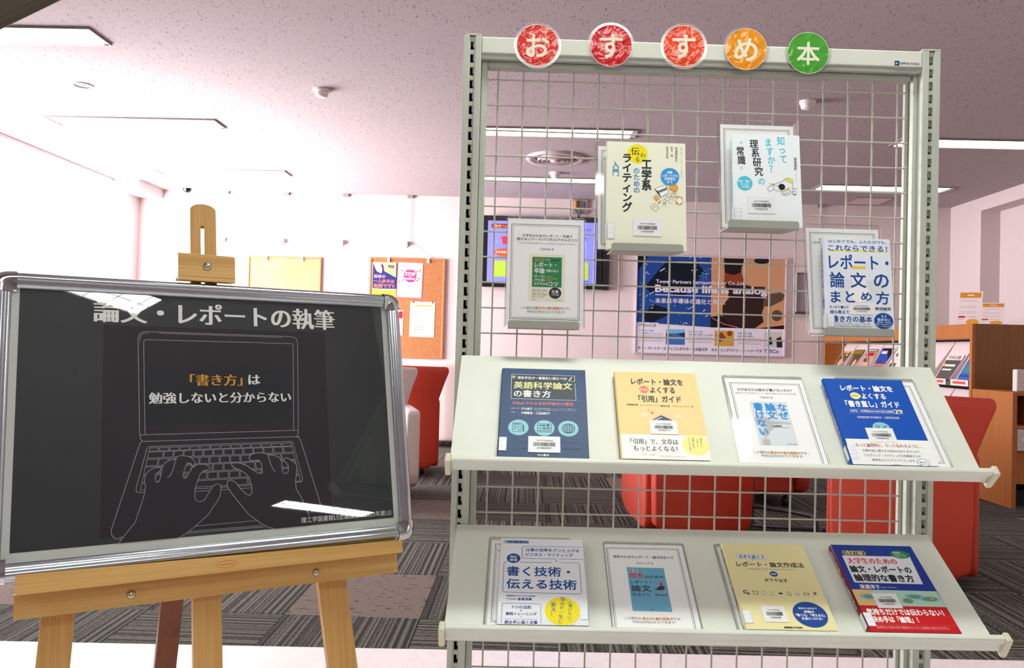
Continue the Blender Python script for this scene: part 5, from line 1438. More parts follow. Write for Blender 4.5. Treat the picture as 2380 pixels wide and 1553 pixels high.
for r in range(2):
    zt = MT - .115 - r * .36; zb = zt - .30
    for c in range(NC):
        y0 = MY0 + c * cw + .008; y1 = MY0 + (c + 1) * cw - .008
        part('slanted_tray', MB().add([(MX + .20, y0, zt), (MX + .20, y1, zt), (MX + .03, y1, zb), (MX + .03, y0, zb), (MX + .21, y0, zt), (MX + .21, y1, zt), (MX + .04, y1, zb), (MX + .04, y0, zb)],
             [(0, 3, 2, 1), (4, 5, 6, 7), (0, 1, 5, 4), (2, 3, 7, 6), (1, 2, 6, 5), (0, 4, 7, 3)], whiteP), t)
        TR.append((r, c, y0, y1, zt, zb))
        part('divider', MB().add([(MX + .20, y0 - .012, zt), (MX + .20, y0 - .006, zt), (MX + .0, y0 - .006, zb + .02), (MX + .0, y0 - .012, zb + .02), (MX + .21, y0 - .012, zt), (MX + .21, y0 - .006, zt), (MX + .03, y0 - .006, zb), (MX + .03, y0 - .012, zb)],
             [(0, 3, 2, 1), (4, 5, 6, 7), (0, 1, 5, 4), (2, 3, 7, 6), (1, 2, 6, 5), (0, 4, 7, 3)], whiteP), t)
    part('tray_lip', MB().box((MX - .008, MY0 + .001, zb - .028), (MX + .035, MY1 - .001, zb - .0), mat('#6a6462', .35, .5)), t)
    for c in range(NC):
        y0 = MY0 + c * cw
        part('label_card', MB().box((MX - .0115, y0 + .035, zb - .024), (MX - .0085, y0 + cw - .035, zb + .018), mat('#f0dcdc', .5)), t)
        part('label_print', MB().box((MX - .0123, y0 + .065, zb - .012), (MX - .0118, y0 + cw - .065, zb + .008), mat('#e0503c', .5)), t)
def magazine(r, c, h, base, ops, label, title=None):
    _, _, y0, y1, zt, zb = [q for q in TR if q[0] == r and q[1] == c][0]
    w = min(.215, y1 - y0 - .03); ym = (y0 + y1) / 2
    s = V((-.17, 0, zb - zt)); s.normalize(); n = V((s.z, 0, -s.x)); n = n if n.x < 0 else -n
    n.normalize(); bot = V((MX + .033, ym + w / 2, zb + .006)) + n * .004
    top = bot - s * h
    M = frame(top, (0, -1, 0), tuple(s), tuple(n))
    t = thing('magazine', tuple(bot), label, 'magazine', None)
    part('cover', MB().box((0, 0, 0), (w, h, .006), mat(base, .35), M, .001), t)
    k = w * 1000 / 100.0; kk = h * 1000 / 140.0
    S = M @ Matrix.Diagonal((k, kk, 1, 1))
    part('cover_print', MB().print(ops, S, .0062, .35), t)
PC.update({'mbrn': '#6a4a2c', 'mw': '#ece4e4', 'mskn': '#d8a888', 'mbl': '#2a4fa8', 'mgr': '#5a5450', 'mor': '#e0703c', 'mol': '#8a7a30', 'mrd': '#b82028', 'mbb': '#7ab0e0', 'mtl': '#3c8a94', 'mdk': '#3a1418', 'mpu': '#a05898'})
magazine(0, 8, .24, '#7c5a34', [('r', 0, 0, 100, 12, 'yel'), ('r', 10, 38, 90, 130, 'mbrn'), ('e', 50, 80, 25, 30, 'mskn'), ('r', 70, 18, 85, 30, 'mw')], 'brown magazine with a yellow top strip, farthest in the rack')
magazine(0, 7, .26, '#5e4a30', [('r', 0, 0, 100, 28, 'mol'), ('e', 60, 60, 28, 32, 'mbrn'), ('e', 70, 85, 18, 24, 'mskn'), ('l', [18, 40, 18, 120], 4, 'mw')], 'dark brown magazine with an olive top, second from the far end')
magazine(0, 6, .265, '#c89c86', [('r', 5, 0, 95, 14, 'bk'), ('l', [10, 7, 90, 7], 6, 'mw'), ('r', 5, 20, 85, 40, 'mrd'), ('e', 48, 75, 24, 28, 'mskn'), ('e', 40, 62, 28, 14, 'mbrn')], 'magazine with a red banner over a pale portrait')
SHIPBLUE = [('r', 0, 0, 100, 10, 'bk'), ('p', [0, 10, 60, 10, 100, 60, 100, 100, 40, 60, 0, 90], 'mbl'), ('r', 0, 0, 1, 1, 'bk'), ('r', 0, 84, 100, 94, 'mor'), ('p', [60, 10, 100, 10, 100, 60], 'bk')]
SHIPBLUE[2] = ('r', 12, 16, 60, 30, 'mw')
magazine(0, 5, .275, '#27418c', SHIPBLUE, 'blue magazine crossed by an orange stripe')
magazine(0, 4, .235, '#e4dada', [('r', 15, 8, 34, 26, 'mgr'), ('r', 38, 8, 56, 26, 'mgr'), ('r', 60, 8, 78, 26, 'mgr'), ('r', 10, 42, 85, 50, 'pnk2'), ('r', 5, 66, 60, 120, 'mgr')], 'white magazine with grey lettering and a dark photograph')
magazine(0, 3, .27, '#4a1820', [('t', 'C', 20, 20, 40, 30, 'mw', 'b'), ('e', 55, 60, 22, 26, 'mskn'), ('r', 0, 84, 100, 104, 'mdk')], 'dark red magazine with a large white letter, left of the rack post')
magazine(0, 1, .215, '#e8dee0', [('t', '中央公論', 8, 14, 80, 20, 'mgr', 'b'), ('r', 0, 30, 100, 140, 'mgr'), ('l', [10, 60, 80, 60], 12, 'mw'), ('l', [10, 84, 70, 84], 9, 'mw'), ('r', 0, 50, 16, 66, 'yel')], 'grey magazine with large white headlines, just right of the rack post')
magazine(0, 0, .265, '#3c6cb0', [('r', 0, 0, 100, 10, 'mbl'), ('r', 0, 10, 100, 20, 'mw'), ('p', [5, 40, 95, 30, 90, 56, 20, 60], 'pbl'), ('l', [6, 26, 76, 26], 8, 'mbb'), ('e', 40, 86, 34, 18, 'mtl'), ('r', 60, 70, 100, 104, 'mbb'), ('r', 0, 112, 100, 126, 'mbl')], 'blue magazine with ships on the cover at the near end of the rack')
magazine(1, 0, .24, '#e8d8dc', [('t', 'Interface', 6, 16, 88, 20, 'mgr', 'b'), ('t', 'fa', 46, 16, 16, 18, 'rd2', 'b'), ('r', 0, 36, 100, 60, 'mpu'), ('r', 10, 66, 90, 86, 'pur'), ('r', 0, 96, 60, 130, 'mtl')], 'white and violet magazine in the lower tray at the near end')
magazine(1, 1, .22, '#d8ccce', [('r', 20, 20, 90, 60, 'mgr'), ('r', 10, 80, 90, 86, 'mgr')], 'pale grey magazine in the lower tray beside the violet one')
magazine(1, 2, .23, '#b8b0b4', [('r', 10, 10, 90, 30, 'mbl'), ('r', 10, 50, 90, 100, 'mgr')], 'grey magazine with a blue heading in the lower tray')
# cards on top of the rack
def info_card(y, w, h, x, label, lean=.22):
    t = thing('info_card', (x, y, MT), label, 'sign')
    yaw = math.radians(-24)
    ex = V((math.cos(yaw), math.sin(yaw), 0)); bk = V((-math.sin(yaw), math.cos(yaw), 0))
    dn = (V((0, 0, -1)) * math.cos(lean) - bk * math.sin(lean)); n = ex.cross(dn) * -1
    n = -bk * math.cos(lean) + V((0, 0, 1)) * math.sin(lean)
    top = V((x, y, MT + .002)) - dn * h - ex * w / 2
    # lean sideways as the photographed cards do
    M = frame(top + ex * .03, tuple(ex), tuple(dn - ex * .10), tuple(n))
    part('card', MB().box((0, 0, 0), (w, h, .003), mat('#efe2e4', .5), M), t)
    k = w * 10; kk = h * 1000 / 140
    part('card_print', MB().print([('r', 6, 5, 94, 27, 'org'), ('l', [36, 16, 64, 16], 4, 'w')] + [('l', [10, y_, 80, y_], 1.2, 'tx') for y_ in (36, 42, 62, 68, 84, 90)] + [('r', 8, 102, 36, 109, 'rd'), ('l', [44, 105, 80, 105], 2, 'tx'), ('e', 68, 126, 26, 12, 'yel'), ('l', [8, 116, 30, 116], 1.5, 'tx')], M @ Matrix.Diagonal((k * .001 * 1, kk * .001 * 1, 1, 1)) @ Matrix.Diagonal((1000. / 1000, 1, 1, 1)) if False else M @ Matrix.Diagonal((w / .1, h / .14, 1, 1)), .0032, .5), t)
    return part('easel_back', MB().box((w * .3, h * .35, -.05), (w * .7, h * .88, -.001), mat('#d8ccce', .5), M), t)
info_card(5.95, .155, .262, 3.235, 'taller white card with an orange heading on top of the magazine rack')
info_card(5.78, .150, .165, 3.30, 'shorter white card with an orange heading beside the taller one')
# low newspaper cabinet
t = thing('newspaper_cabinet', (3.45, 5.37, 0), 'low orange wooden cabinet with open shelves in front of the magazine rack', 'cabinet')
NX, NY0, NY1, NT = 3.08, 5.18, 5.585, .735
part('side_panel', MB().box((NX, NY0 - .06, 0.0), (NX + .028, NY1, NT), M_SHELFWOOD), t)
part('top_board', MB().box((NX + .029, NY0, NT - .022), (4.3, NY1, NT), M_SHELFWOOD), t)
part('middle_shelf', MB().box((NX + .029, NY0, .50), (4.3, NY1, .52), M_SHELFWOOD), t)
part('lower_front', MB().box((NX + .029, NY0 - .02, .15), (4.3, NY0, .36), M_SHELFWOOD), t)
part('back_board', MB().box((NX + .029, NY1 - .02, .10), (4.3, NY1 - .001, NT - .023), M_BROWN), t)
part('divider', MB().box((NX + .17, NY0 + .01, .521), (NX + .19, NY1 - .021, NT - .023), M_SHELFWOOD), t)
part('plinth', MB().box((NX + .04, NY0 + .06, 0), (4.28, NY1 - .02, .1), mat('#1c1613', .8)), t)
def newspaper(a, b, label, txt='#d2cccc', red=False):
    t = thing('newspaper', ((a[0] + b[0]) / 2, (a[1] + b[1]) / 2, a[2]), label, 'newspaper')
    part('folded_sheets', MB().box(a, b, mat(txt, .8), None, .006), t)
    w = (b[0] - a[0]) * 1000; h = (b[2] - a[2]) * 1000
    M = frame((a[0], a[1] - .0005, b[2]), (1, 0, 0), (0, 0, -1), (0, -1, 0))
    ops = [('r', w * .62, h * .12, w * .9, h * .6, 'g2')] + [('l', [w * .08, h * q, w * .55, h * q], 2.2, 'tx') for q in (.2, .34, .48, .62, .76)]
    if red: ops += [('r', w * .1, h * .3, w * .5, h * .55, 'pnk2'), ('r', w * .55, h * .3, w * .8, h * .5, 'rd3')]
    part('newsprint', MB().print(ops, M, .0003, .8), t)
newspaper((3.20, 5.28, NT + .001), (3.345, 5.33, NT + .145), 'folded newspaper standing on the cabinet, left of two')
newspaper((3.36, 5.25, NT + .001), (3.53, 5.31, NT + .135), 'folded newspaper standing on the cabinet, right of two')
newspaper((NX + .045, 5.26, .521), (NX + .075, 5.5, .70), 'white folded paper upright inside the cabinet by its side panel', '#dcd4d4')
newspaper((NX + .21, 5.24, .521), (NX + .36, 5.46, .69), 'grey paper bundle in the cabinet opening at the right edge')
newspaper((NX + .04, 5.135, .362), (NX + .30, 5.178, .498), 'newspaper with a pink picture in the lower front holder', '#cfc8c8', True)
# ------------------------------------------------------------------ display rack (slightly turned towards the left)
TH = math.radians(2.3)
E_ = V((math.cos(TH), math.sin(TH), 0)); NF = V((math.sin(TH), -math.cos(TH), 0)); UP = V((0, 0, 1)); O_ = V((-0.09, 1.58, 0))
RK = frame(O_, tuple(E_), tuple(NF), (0, 0, 1))      # local: x along the rack, y towards the reader, z up
rack = thing('display_rack', tuple(O_ + E_ * .42), 'tall grey-green steel display rack with a wire mesh panel', 'display rack')
def post(x0, x1, mirror):
    b = MB(); f = .03; dp = -.035; z1 = 1.543
    cx = (x0 + x1) / 2 + (.0005 if mirror else -.0005); hw = .0055
    for a, c in ((x0, cx - hw), (cx + hw, x1)):
        b.box((a, dp, .05), (c, f, z1), M_STEEL, RK, .0015)
    # recessed web of the slotted channel, with open slots
    z = z1 - .0005; first = True; sl = .0172; gp = .0255 - sl
    z -= .002
    while z > .08:
        b.box((cx - hw, f - .010, z - gp), (cx + hw, f - .0035, z), M_STEEL, RK); z -= gp
        for s_ in (-1, 1): b.box((cx + s_ * hw, f - .010, z - sl), (cx + s_ * (hw - .0018), f - .0035, z), M_STEEL, RK)
        b.box((cx + hw * .25, f - .018, z - sl * .62), (cx + hw - .0018, f - .0105, z), M_STEELW, RK)
        z -= sl
    p = part('post', b, rack)
    part('slot_shadow_box', MB().box((cx - hw, dp, .05), (cx + hw, f - .022, z1 - .001), M_SLOTSHADE, RK), rack) if False else None
    part('channel_shade', MB().box((cx - hw, dp + .001, .05), (cx + hw, dp + .01, z1 - .001), M_SLOTSHADE, RK), p)  # near-black sheet stands in for the shade inside the slots
    part('foot', MB().box((x0 - .002, -.25, 0), (x1 + .002, .28, .05), M_STEEL, RK, .006), rack)
post(-.0535, -.0185, False); post(.857, .8925, True)
part('post_cap', MB().box((-.050, -.035, 1.5435), (-.0185, .03, 1.5455), M_STEELW, RK), rack)
part('post_cap', MB().box((.857, -.035, 1.5435), (.8925, .03, 1.5455), M_STEELW, RK), rack)
part('top_rail', MB().box((-.018, -.03, 1.509), (.8565, .028, 1.5415), M_STEELW, RK, .002), rack, label='cream white upper rail')
part('rail_lip', MB().box((-.018, -.028, 1.499), (.8565, .0255, 1.5085), M_HOLDER, RK), rack)
part('bottom_rail', MB().box((-.018, -.02, .10), (.8565, .02, .14), M_STEEL, RK, .002), rack)

npl = part('name_plate', MB().box((.8005, .0282, 1.5108), (.8505, .0288, 1.5205), mat('#e8eaea', .4), RK), rack, label='small white maker plate')
part('plate_print', MB().print([('r', 0, 0, 9.5, 9.7, 'nv'), ('p', [2, 8, 2, 2, 8, 5], 'cy'), ('t', 'NIPPON FILING', 11, 5, 38, 5.2, 'bk', 'b')], RK @ frame((.8005, .0289, 1.5205), (1, 0, 0), (0, 0, -1), (0, 1, 0)), 0), npl)
mp = part('mesh_panel', MB().box((-.0178, -.012, .1405), (-.0055, .012, 1.4985), M_STEEL, RK, .002).box((.848, -.002, .1405), (.8565, .012, 1.4985), M_STEEL, RK, .001)
          .box((-.0055, -.011, 1.4865), (.842, .013, 1.4985), M_HOLDER, RK, .002).box((-.0055, -.011, .1405), (.842, .013, .152), M_STEEL, RK, .002), rack)
# rear inner channel seen past the right edge of the mesh
part('rear_bar', MB().box((.849, -.032, .1405), (.8565, -.022, 1.4985), M_STEEL, RK, .001), rack)

def wire_mesh(a, b, r):
    w = MB().tube([a, b], r, M_WIRE, None, 10); me = bpy.data.meshes.new('wire')
    me.from_pydata(w.v, [], w.f); me.materials.append(M_WIRE)
    me.polygons.foreach_set('use_smooth', w.sm); return me
wv = wire_mesh((0, 0, 0), (0, 0, 1.348), .00185)
wh = wire_mesh((0, 0, 0), tuple(E_ * .8475), .0017)
base = org(rack)
for k in range(17):
    o = bpy.data.objects.new('wire', wv); COL.objects.link(o); o.parent = mp
    o.location = O_ + E_ * (.0158 + .0504 * k) + NF * .0 + UP * .146 - base
for k in range(27):
    z = 1.4645 - .05054 * k
    if z < .16: break
    o = bpy.data.objects.new('wire', wh); COL.objects.link(o); o.parent = mp
    o.location = O_ + E_ * (-.0055) + NF * .0032 + UP * z - base

# ------------------------------------------------------------------ sloping shelves
SHP = {1: (.9163, .03, .742, .2085), 2: (.588, .03, .466, .248)}
def shelf_frame(k):
    zb, ob, zf, of = SHP[k]
    a = O_ + NF * ob + UP * zb; b = O_ + NF * of + UP * zf
    s = (b - a).normalized(); n = s.cross(E_).normalized()
    if n.z < 0: n = -n
    sx = s - E_ * .028
    return a, s, n, frame(a, tuple(E_), tuple(sx), tuple(n))
def make_shelf(k, label):
    a, s, n, M = shelf_frame(k)
    t = thing('display_shelf', tuple(M @ V((.42, .25, 0))), label, 'shelf')
    x0, x1 = -.0405, .8805
    part('plate', MB().box((x0, .003, -.0012), (x1, .258, 0), M_STEELW, M).box((x0, .016, -.014), (x1, .0172, -.0013), M_STEELW, M), t)
    prof = [(.2585, .0), (.2585, .0135), (.2592, .0148), (.2605, .0153), (.2655, .0153), (.2678, .0145), (.269, .0122), (.2692, .004), (.2655, .001), (.2655, -.0165), (.2635, -.018), (.2585, -.018)]
    # swept along the shelf: (v, h) profile
    b = MB(); vs = [(xx, v_, h_) for xx in (-.0375, .8905) for v_, h_ in prof]; q = len(prof)
    b.add(vs, [(i, (i + 1) % q, q + (i + 1) % q, q + i) for i in range(q)], M_STEELW, M, False)
    b.add(vs, [tuple(range(q)), tuple(reversed(range(q, 2 * q)))], M_STEELW, M)
    part('front_lip', b, t)
    part('lip_return', MB().box((-.036, .236, -.0215), (.889, .262, -.0185), M_HOLDER, M), t)
    for cx in ((-.0485, -.0378), (.8908, .9018)):
        part('end_cap', MB().box((cx[0], .254, -.024), (cx[1], .2735, .0165), M_CAP, M, .003), t, label='beige plastic end cap')
    for cx in (-.030, .866):
        pr = [(cx, .018, -.0015), (cx, .234, -.0015), (cx, .234, -.0215), (cx, .060, -.032)]
        w = .0025; vs = pr + [(p[0] + w, p[1], p[2]) for p in pr]
        part('bracket', MB().add(vs, [(0, 1, 2, 3), (7, 6, 5, 4), (0, 4, 5, 1), (1, 5, 6, 2), (2, 6, 7, 3), (3, 7, 4, 0)], M_STEEL, M), t)
    return M
SM1 = make_shelf(1, 'upper sloping cream display shelf carrying two white-banded books and a notice')
SM2 = make_shelf(2, 'lower sloping cream display shelf with four items, below the other shelf')
def place(M, x, y, z=0.0, rot=0.0): return M @ Matrix.Translation((x, y, z + .0004)) @ Matrix.Rotation(rot, 4, 'Z')

def scaled(key, w, h):
    sz = SH[key][0]; return Matrix.Diagonal((w / (sz[0] * .001), h / (sz[1] * .001), 1, 1))
def barcode(M, x0, y0, x1, y1, num, parent, z):
    w = x1 - x0; h = y1 - y0
    o = part('barcode_label', MB().box((x0 * .001, y0 * .001, z), (x1 * .001, y1 * .001, z + .00015), mat('#eef0f4', .45), M), parent)
    ops = [('t', '大阪大学附属図書館', x0 + w * .22, y0 + h * .27, w * .56, h * .10, 'g', '')]
    rb = random.Random(num); x = x0 + w * .16
    while x < x0 + w * .84:
        bw = rb.choice((.25, .25, .5, .7)); ops.append(('r', x, y0 + h * .39, x + bw, y0 + h * .62, 'bars')); x += bw + rb.choice((.25, .3, .5))
    ops.append(('t', num, x0 + w * .28, y0 + h * .74, w * .44, h * .09, 'bars', 'b'))
    part('barcode_print', MB().print(ops, M, z + .0002, .5), o)
def book(M, w, h, th, key, cover, label, spine=None, spine_side=-1, call=True, back=None, group=None, name='book', coat=.0, spine_col=None, ops=None, call_y=.80):
    """M: top-left corner of the back cover, x right, y down, z towards the reader"""
    t = thing(name, tuple(M @ V((w / 2, h, 0))), label, 'book', group)
    cm = mat(cover, .36, 0, .22, coat); sc = mat(spine_col, .36, 0, .22) if spine_col else cm
    b = MB(); xs, xe = (0.0, w) if spine_side < 0 else (w, 0.0); sg = 1 if spine_side < 0 else -1
    # front and back boards joined by a rounded spine
    b.box((0, 0, th - .0009), (w, h, th), cm, M); b.box((0, 0, 0), (w, h, .0009), cm, M)
    part('cover', b, t)
    n = 6; pr = [(xs - sg * .0022 * math.sin(math.pi * i / n), th * i / n) for i in range(n + 1)]
    vs = [(x, 0, z) for x, z in pr] + [(x, h, z) for x, z in pr]
    part('spine', MB().add(vs + [(xs + sg * .0006, 0, 0), (xs + sg * .0006, 0, th), (xs + sg * .0006, h, 0), (xs + sg * .0006, h, th)],
         [(i, i + 1, n + 2 + i, n + 1 + i) for i in range(n)] + [(2 * n + 2, 2 * n + 3, 2 * n + 5, 2 * n + 4)] + [tuple(range(n + 1)), tuple(range(n + 1, 2 * n + 2))], sc, M), t)
    part('page_block', MB().box((.0012, .0025, .00095), (w - .0012, h - .0025, th - .00095), M_PAGES, M), t)
    T = M @ Matrix.Translation((0, 0, th)) @ scaled(key, w, h)
    oo = [o for o in SH[key][1] if o[0] != 'B']
    part('cover_print', MB().print(oo, T, .00004, .34), t)
    z = .00004 + .000013 * (len(oo) * 1.5 + 4)
    for o in SH[key][1]:
        if o[0] == 'B': barcode(M @ Matrix.Translation((0, 0, th)) @ scaled(key, w, h), o[1], o[2], o[3], o[4], o[5], t, z)
    if call:
        yy = h * call_y; hh = min(.032, h - yy - .012); cwid = .0135
        a0 = (0.0, cwid) if spine_side < 0 else (w - cwid, w)
        cl = part('call_number_label', MB().box((a0[0], yy, th + z), (a0[1], yy + hh, th + z + .0001), mat('#edf1f6', .4), M), t)
        W_, H_ = cwid * 1000, hh * 1000; x_ = a0[0] * 1000; y_ = yy * 1000
        part('label_lines', MB().print([('l', [x_ + .4, y_ + .4, x_ + W_ - .4, y_ + .4, x_ + W_ - .4, y_ + H_ - .4, x_ + .4, y_ + H_ - .4, x_ + .4, y_ + .4], .35, 'lbb')] + [('l', [x_ + .4, y_ + H_ * q, x_ + W_ - .4, y_ + H_ * q], .3, 'lbb') for q in (.33, .66)], M, th + z + .00015), cl)
        cs = part('call_number_label', MB().box((xs - sg * .0027, yy, .001), (xs - sg * .0023, yy + hh, th - .0005), mat('#edf1f6', .4), M), t)
    if spine:
        txt, colr = spine
        S = M @ frame((xs - sg * .0026, .012, 0), (0, 0, 1), (0, 1, 0), (-sg, 0, 0))
        part('spine_print', MB().print([('v', txt, th * 500, 0, th * 500, h * 1000 * .68, min(th * 520, 8.5), colr, 'b')], S, .0002, .34), t)
    return t
def card_stand(M, w, h, key, label, ops=None, paper=(8, 10), peek=None, th=.0035, group=None, lip=True):
    """clear card sleeve with a printed sheet inside"""
    t = thing('card_stand', tuple(M @ V((w / 2, h, 0))), label, 'card stand', group)
    part('sleeve_back', MB().box((0, 0, 0), (w, h, .0008), M_CLEAR, M), t)
    rim = MB(); r = .0016
    pts = [(r, h, th / 2), (r, .006, th / 2), (r + .0016, .0028, th / 2), (.006, r, th / 2), (w - .006, r, th / 2), (w - r - .0016, .0028, th / 2), (w - r, .006, th / 2), (w - r, h, th / 2)]
    rim.tube(pts, th / 2, M_CLEARRIM, M, 8)
    part('sleeve_rim', rim, t)
    px = paper[0] * .001; py = paper[1] * .001; pw = w - px - .0035; ph = h - py - .004
    pm = part('notice_sheet', MB().box((px, py, .001), (px + pw, py + ph, .0013), M_PAPER, M), t)
    T = M @ Matrix.Translation((px, py, .0013))
    if key: T = T @ scaled(key, pw, ph); ops = SH[key][1]
    part('notice_print', MB().print(ops, T, .00003, .6), pm)
    part('sleeve_front', MB().add([(.003, .003, th - .0003), (w - .003, .003, th - .0003), (w - .003, h - .001, th - .0003), (.003, h - .001, th - .0003)], [(0, 3, 2, 1)], M_CLEAR, M), t)
    return t
def border(w, h, extra=()):
    return [('l', [7, 9, w - 7, 9, w - 7, h - 9, 7, h - 9, 7, 9], .9, 'g'), ('l', [9.6, 11.6, w - 9.6, 11.6, w - 9.6, h - 11.6, 9.6, h - 11.6, 9.6, 11.6], .5, 'g')] + list(extra)

# upper shelf
book(place(SM1, .0415, .047), .156, .210, .012, 'B1', '#1c4272', 'dark navy book with a yellow title box and three light blue discs', spine_col='#17365c')
card_stand(place(SM1, .2515, .0475), .1585, .2095, None, 'clear card sleeve showing only its rim behind the yellow book', border(147, 195), (6, 9))
book(place(SM1, .2535, .0505, .0036), .153, .2070, .011, 'B2', '#f6d894', 'yellow and orange book with a white band and a graduation cap', ('レポート・論文をよくする引用', 'k'), call=False)
card_stand(place(SM1, .4605, .0405), .1575, .2155, 'N3', 'notice in a clear sleeve with a bright blue lettered cover, upper shelf', paper=(5, 7.5))
card_stand(place(SM1, .678, .0385), .1555, .2165, None, 'clear sleeve with a bordered sheet under the blue book', border(144, 202), (6, 9))
book(place(SM1, .6505, .055, .0042), .150, .2030, .0105, 'B4', '#1553b8', 'royal blue book with a white lower band on the upper shelf', ('レポート・論文をよくする書き直しガイド', 'w'))
# lower shelf
card_stand(place(SM2, .0235, .038), .156, .217, None, 'clear sleeve with a bordered sheet half hidden at the left end of the lower shelf', border(144, 203, [('t', '仕事の', 11.5, 26, 15, 4.5, 'g', 'b')]), (6, 9))
book(place(SM2, .0465, .0545, .0042), .152, .2025, .0100, 'B5', '#eceff6', 'white book with blue title frames and a yellow disc', spine_side=1)
card_stand(place(SM2, .239, .0440), .1535, .2125, 'N6', 'notice in a clear sleeve with a sky blue cover picture, lower shelf', paper=(1.5, 6.5))
card_stand(place(SM2, .4495, .0440), .155, .2125, None, 'clear sleeve under the cream book on the lower shelf', border(144, 198), (6, 9))
book(place(SM2, .462, .0545, .0042), .1535, .2030, .0100, 'B7', '#efe7ae', 'cream yellow book with a dark blue oval and a row of icons', ('思考を鍛えるレポート・論文作成法', 'k'))
book(place(SM2, .670, .0515), .1525, .2060, .0135, 'B8', '#213b9a', 'blue book with a white title panel and a red lower band', ('大学生のための論文・レポートの論理的な書き方', 'w'), spine_col='#8a1c34')

# ------------------------------------------------------------------ items on the mesh
LEAN = math.radians(8.5)
def mesh_frame(x, zb, ob, h):
    dn = UP * -math.cos(LEAN) + NF * math.sin(LEAN); n = NF * math.cos(LEAN) + UP * math.sin(LEAN)
    bot = O_ + E_ * x + NF * ob + UP * zb
    return frame(tuple(bot - dn * h), tuple(E_), tuple(dn), tuple(n))
def holder(x0, x1, zb, front, label):
    t = thing('book_holder', tuple(O_ + E_ * (x0 + x1) / 2 + NF * .04 + UP * zb), label, 'book holder')
    r = .005; hgt = .0145
    # front plate with rounded upper corners
    pr = [(x0, 0), (x1, 0), (x1, hgt - r), (x1 - r * .3, hgt - r * .3), (x1 - r, hgt), (x0 + r, hgt), (x0 + r * .3, hgt - r * .3), (x0, hgt - r)]
    A = RK @ Matrix.Translation((0, front, zb - .0015))
    vs = [(x, 0, z) for x, z in pr] + [(x, .0012, z) for x, z in pr]; q = len(pr)
    part('front_plate', MB().add(vs, [tuple(reversed(range(q))), tuple(range(q, 2 * q))] + [(i, q + i, q + (i + 1) % q, (i + 1) % q) for i in range(q)], M_HOLDER, A), t)
    A2 = RK
    pl = [(x0 + .0, front), (x1, front), (x1 - .012, .006), (x0 - .0 + .0, .006)]
    vs = [(x, y, zb - .0015) for x, y in pl] + [(x, y, zb - .0028) for x, y in pl]
    part('bottom_plate', MB().add(vs, [(0, 1, 2, 3), (7, 6, 5, 4), (0, 4, 5, 1), (1, 5, 6, 2), (2, 6, 7, 3), (3, 7, 4, 0)], M_HOLDER, A2), t)
    part('back_plate', MB().box((x0 + .02, .0052, zb - .0028), (x1 - .02, .0064, zb + .055), M_HOLDER, RK), t)
    for hx in (x0 + .036, x1 - .036): part('hook', MB().tube([(hx, .006, zb + .05), (hx, -.004, zb + .056), (hx, -.007, zb + .045)], .0015, M_HOLDER, RK, 6), t)
    return t
card_stand(mesh_frame(.0395, .972, .042, .2225), .1575, .2225, 'N1', 'notice in a clear sleeve with a green cover picture, leftmost on the mesh', paper=(3, 4.5))
holder(.0474, .1850, .9715, .051, 'grey metal book holder under the leftmost notice on the mesh')
card_stand(mesh_frame(.2125, 1.124, .036, .2265), .157, .2265, None, 'clear sleeve with a bordered sheet behind the pale yellow book on the mesh', border(145, 212, [('t', '工', 11, 26, 4.5, 4.5, 'g', 'b')]), (6, 10))
book(mesh_frame(.2345, 1.1245, .048, .2185), .153, .2185, .012, 'M2', '#eff3dd', 'pale cream green book with a yellow disc and black vertical title', spine_side=-1, call_y=.76)
holder(.2412, .3795, 1.1245, .066, 'grey metal book holder under the book with the yellow disc')
card_stand(mesh_frame(.4560, 1.174, .036, .228), .157, .228, None, 'clear sleeve with a bordered sheet behind the white book, highest on the mesh', border(145, 214), (6, 10))
book(mesh_frame(.4805, 1.176, .047, .1885), .1315, .1885, .0125, 'M3', '#eff7fb', 'white book with light blue vertical lettering and a sleeping figure', ('知ってますか理系研究', 'cyb'), call_y=.81)
holder(.4647, .6022, 1.1755, .066, 'grey metal book holder under the highest book on the mesh')
card_stand(mesh_frame(.6330, .972, .036, .227), .1555, .227, None, 'clear sleeve with a bordered sheet behind the white and blue book on the mesh', border(144, 213, [('t', 'はじめて', 26, 23, 18, 4.5, 'g', 'b'), ('t', 'これならできる', 11.5, 29.5, 40, 5, 'g', 'b'), ('t', 'この資料は', 26, 176, 20, 4.5, 'g2', '')]), (6, 10))
book(mesh_frame(.6645, .974, .046, .190), .1300, .190, .0155, 'M4', '#e6eef8', 'white book with big dark blue title and yellow underline, right end of the mesh', ('これならできるレポート論文', 'dbl'), call_y=.80)
holder(.6536, .7900, .9735, .068, 'grey metal book holder under the white and blue book')

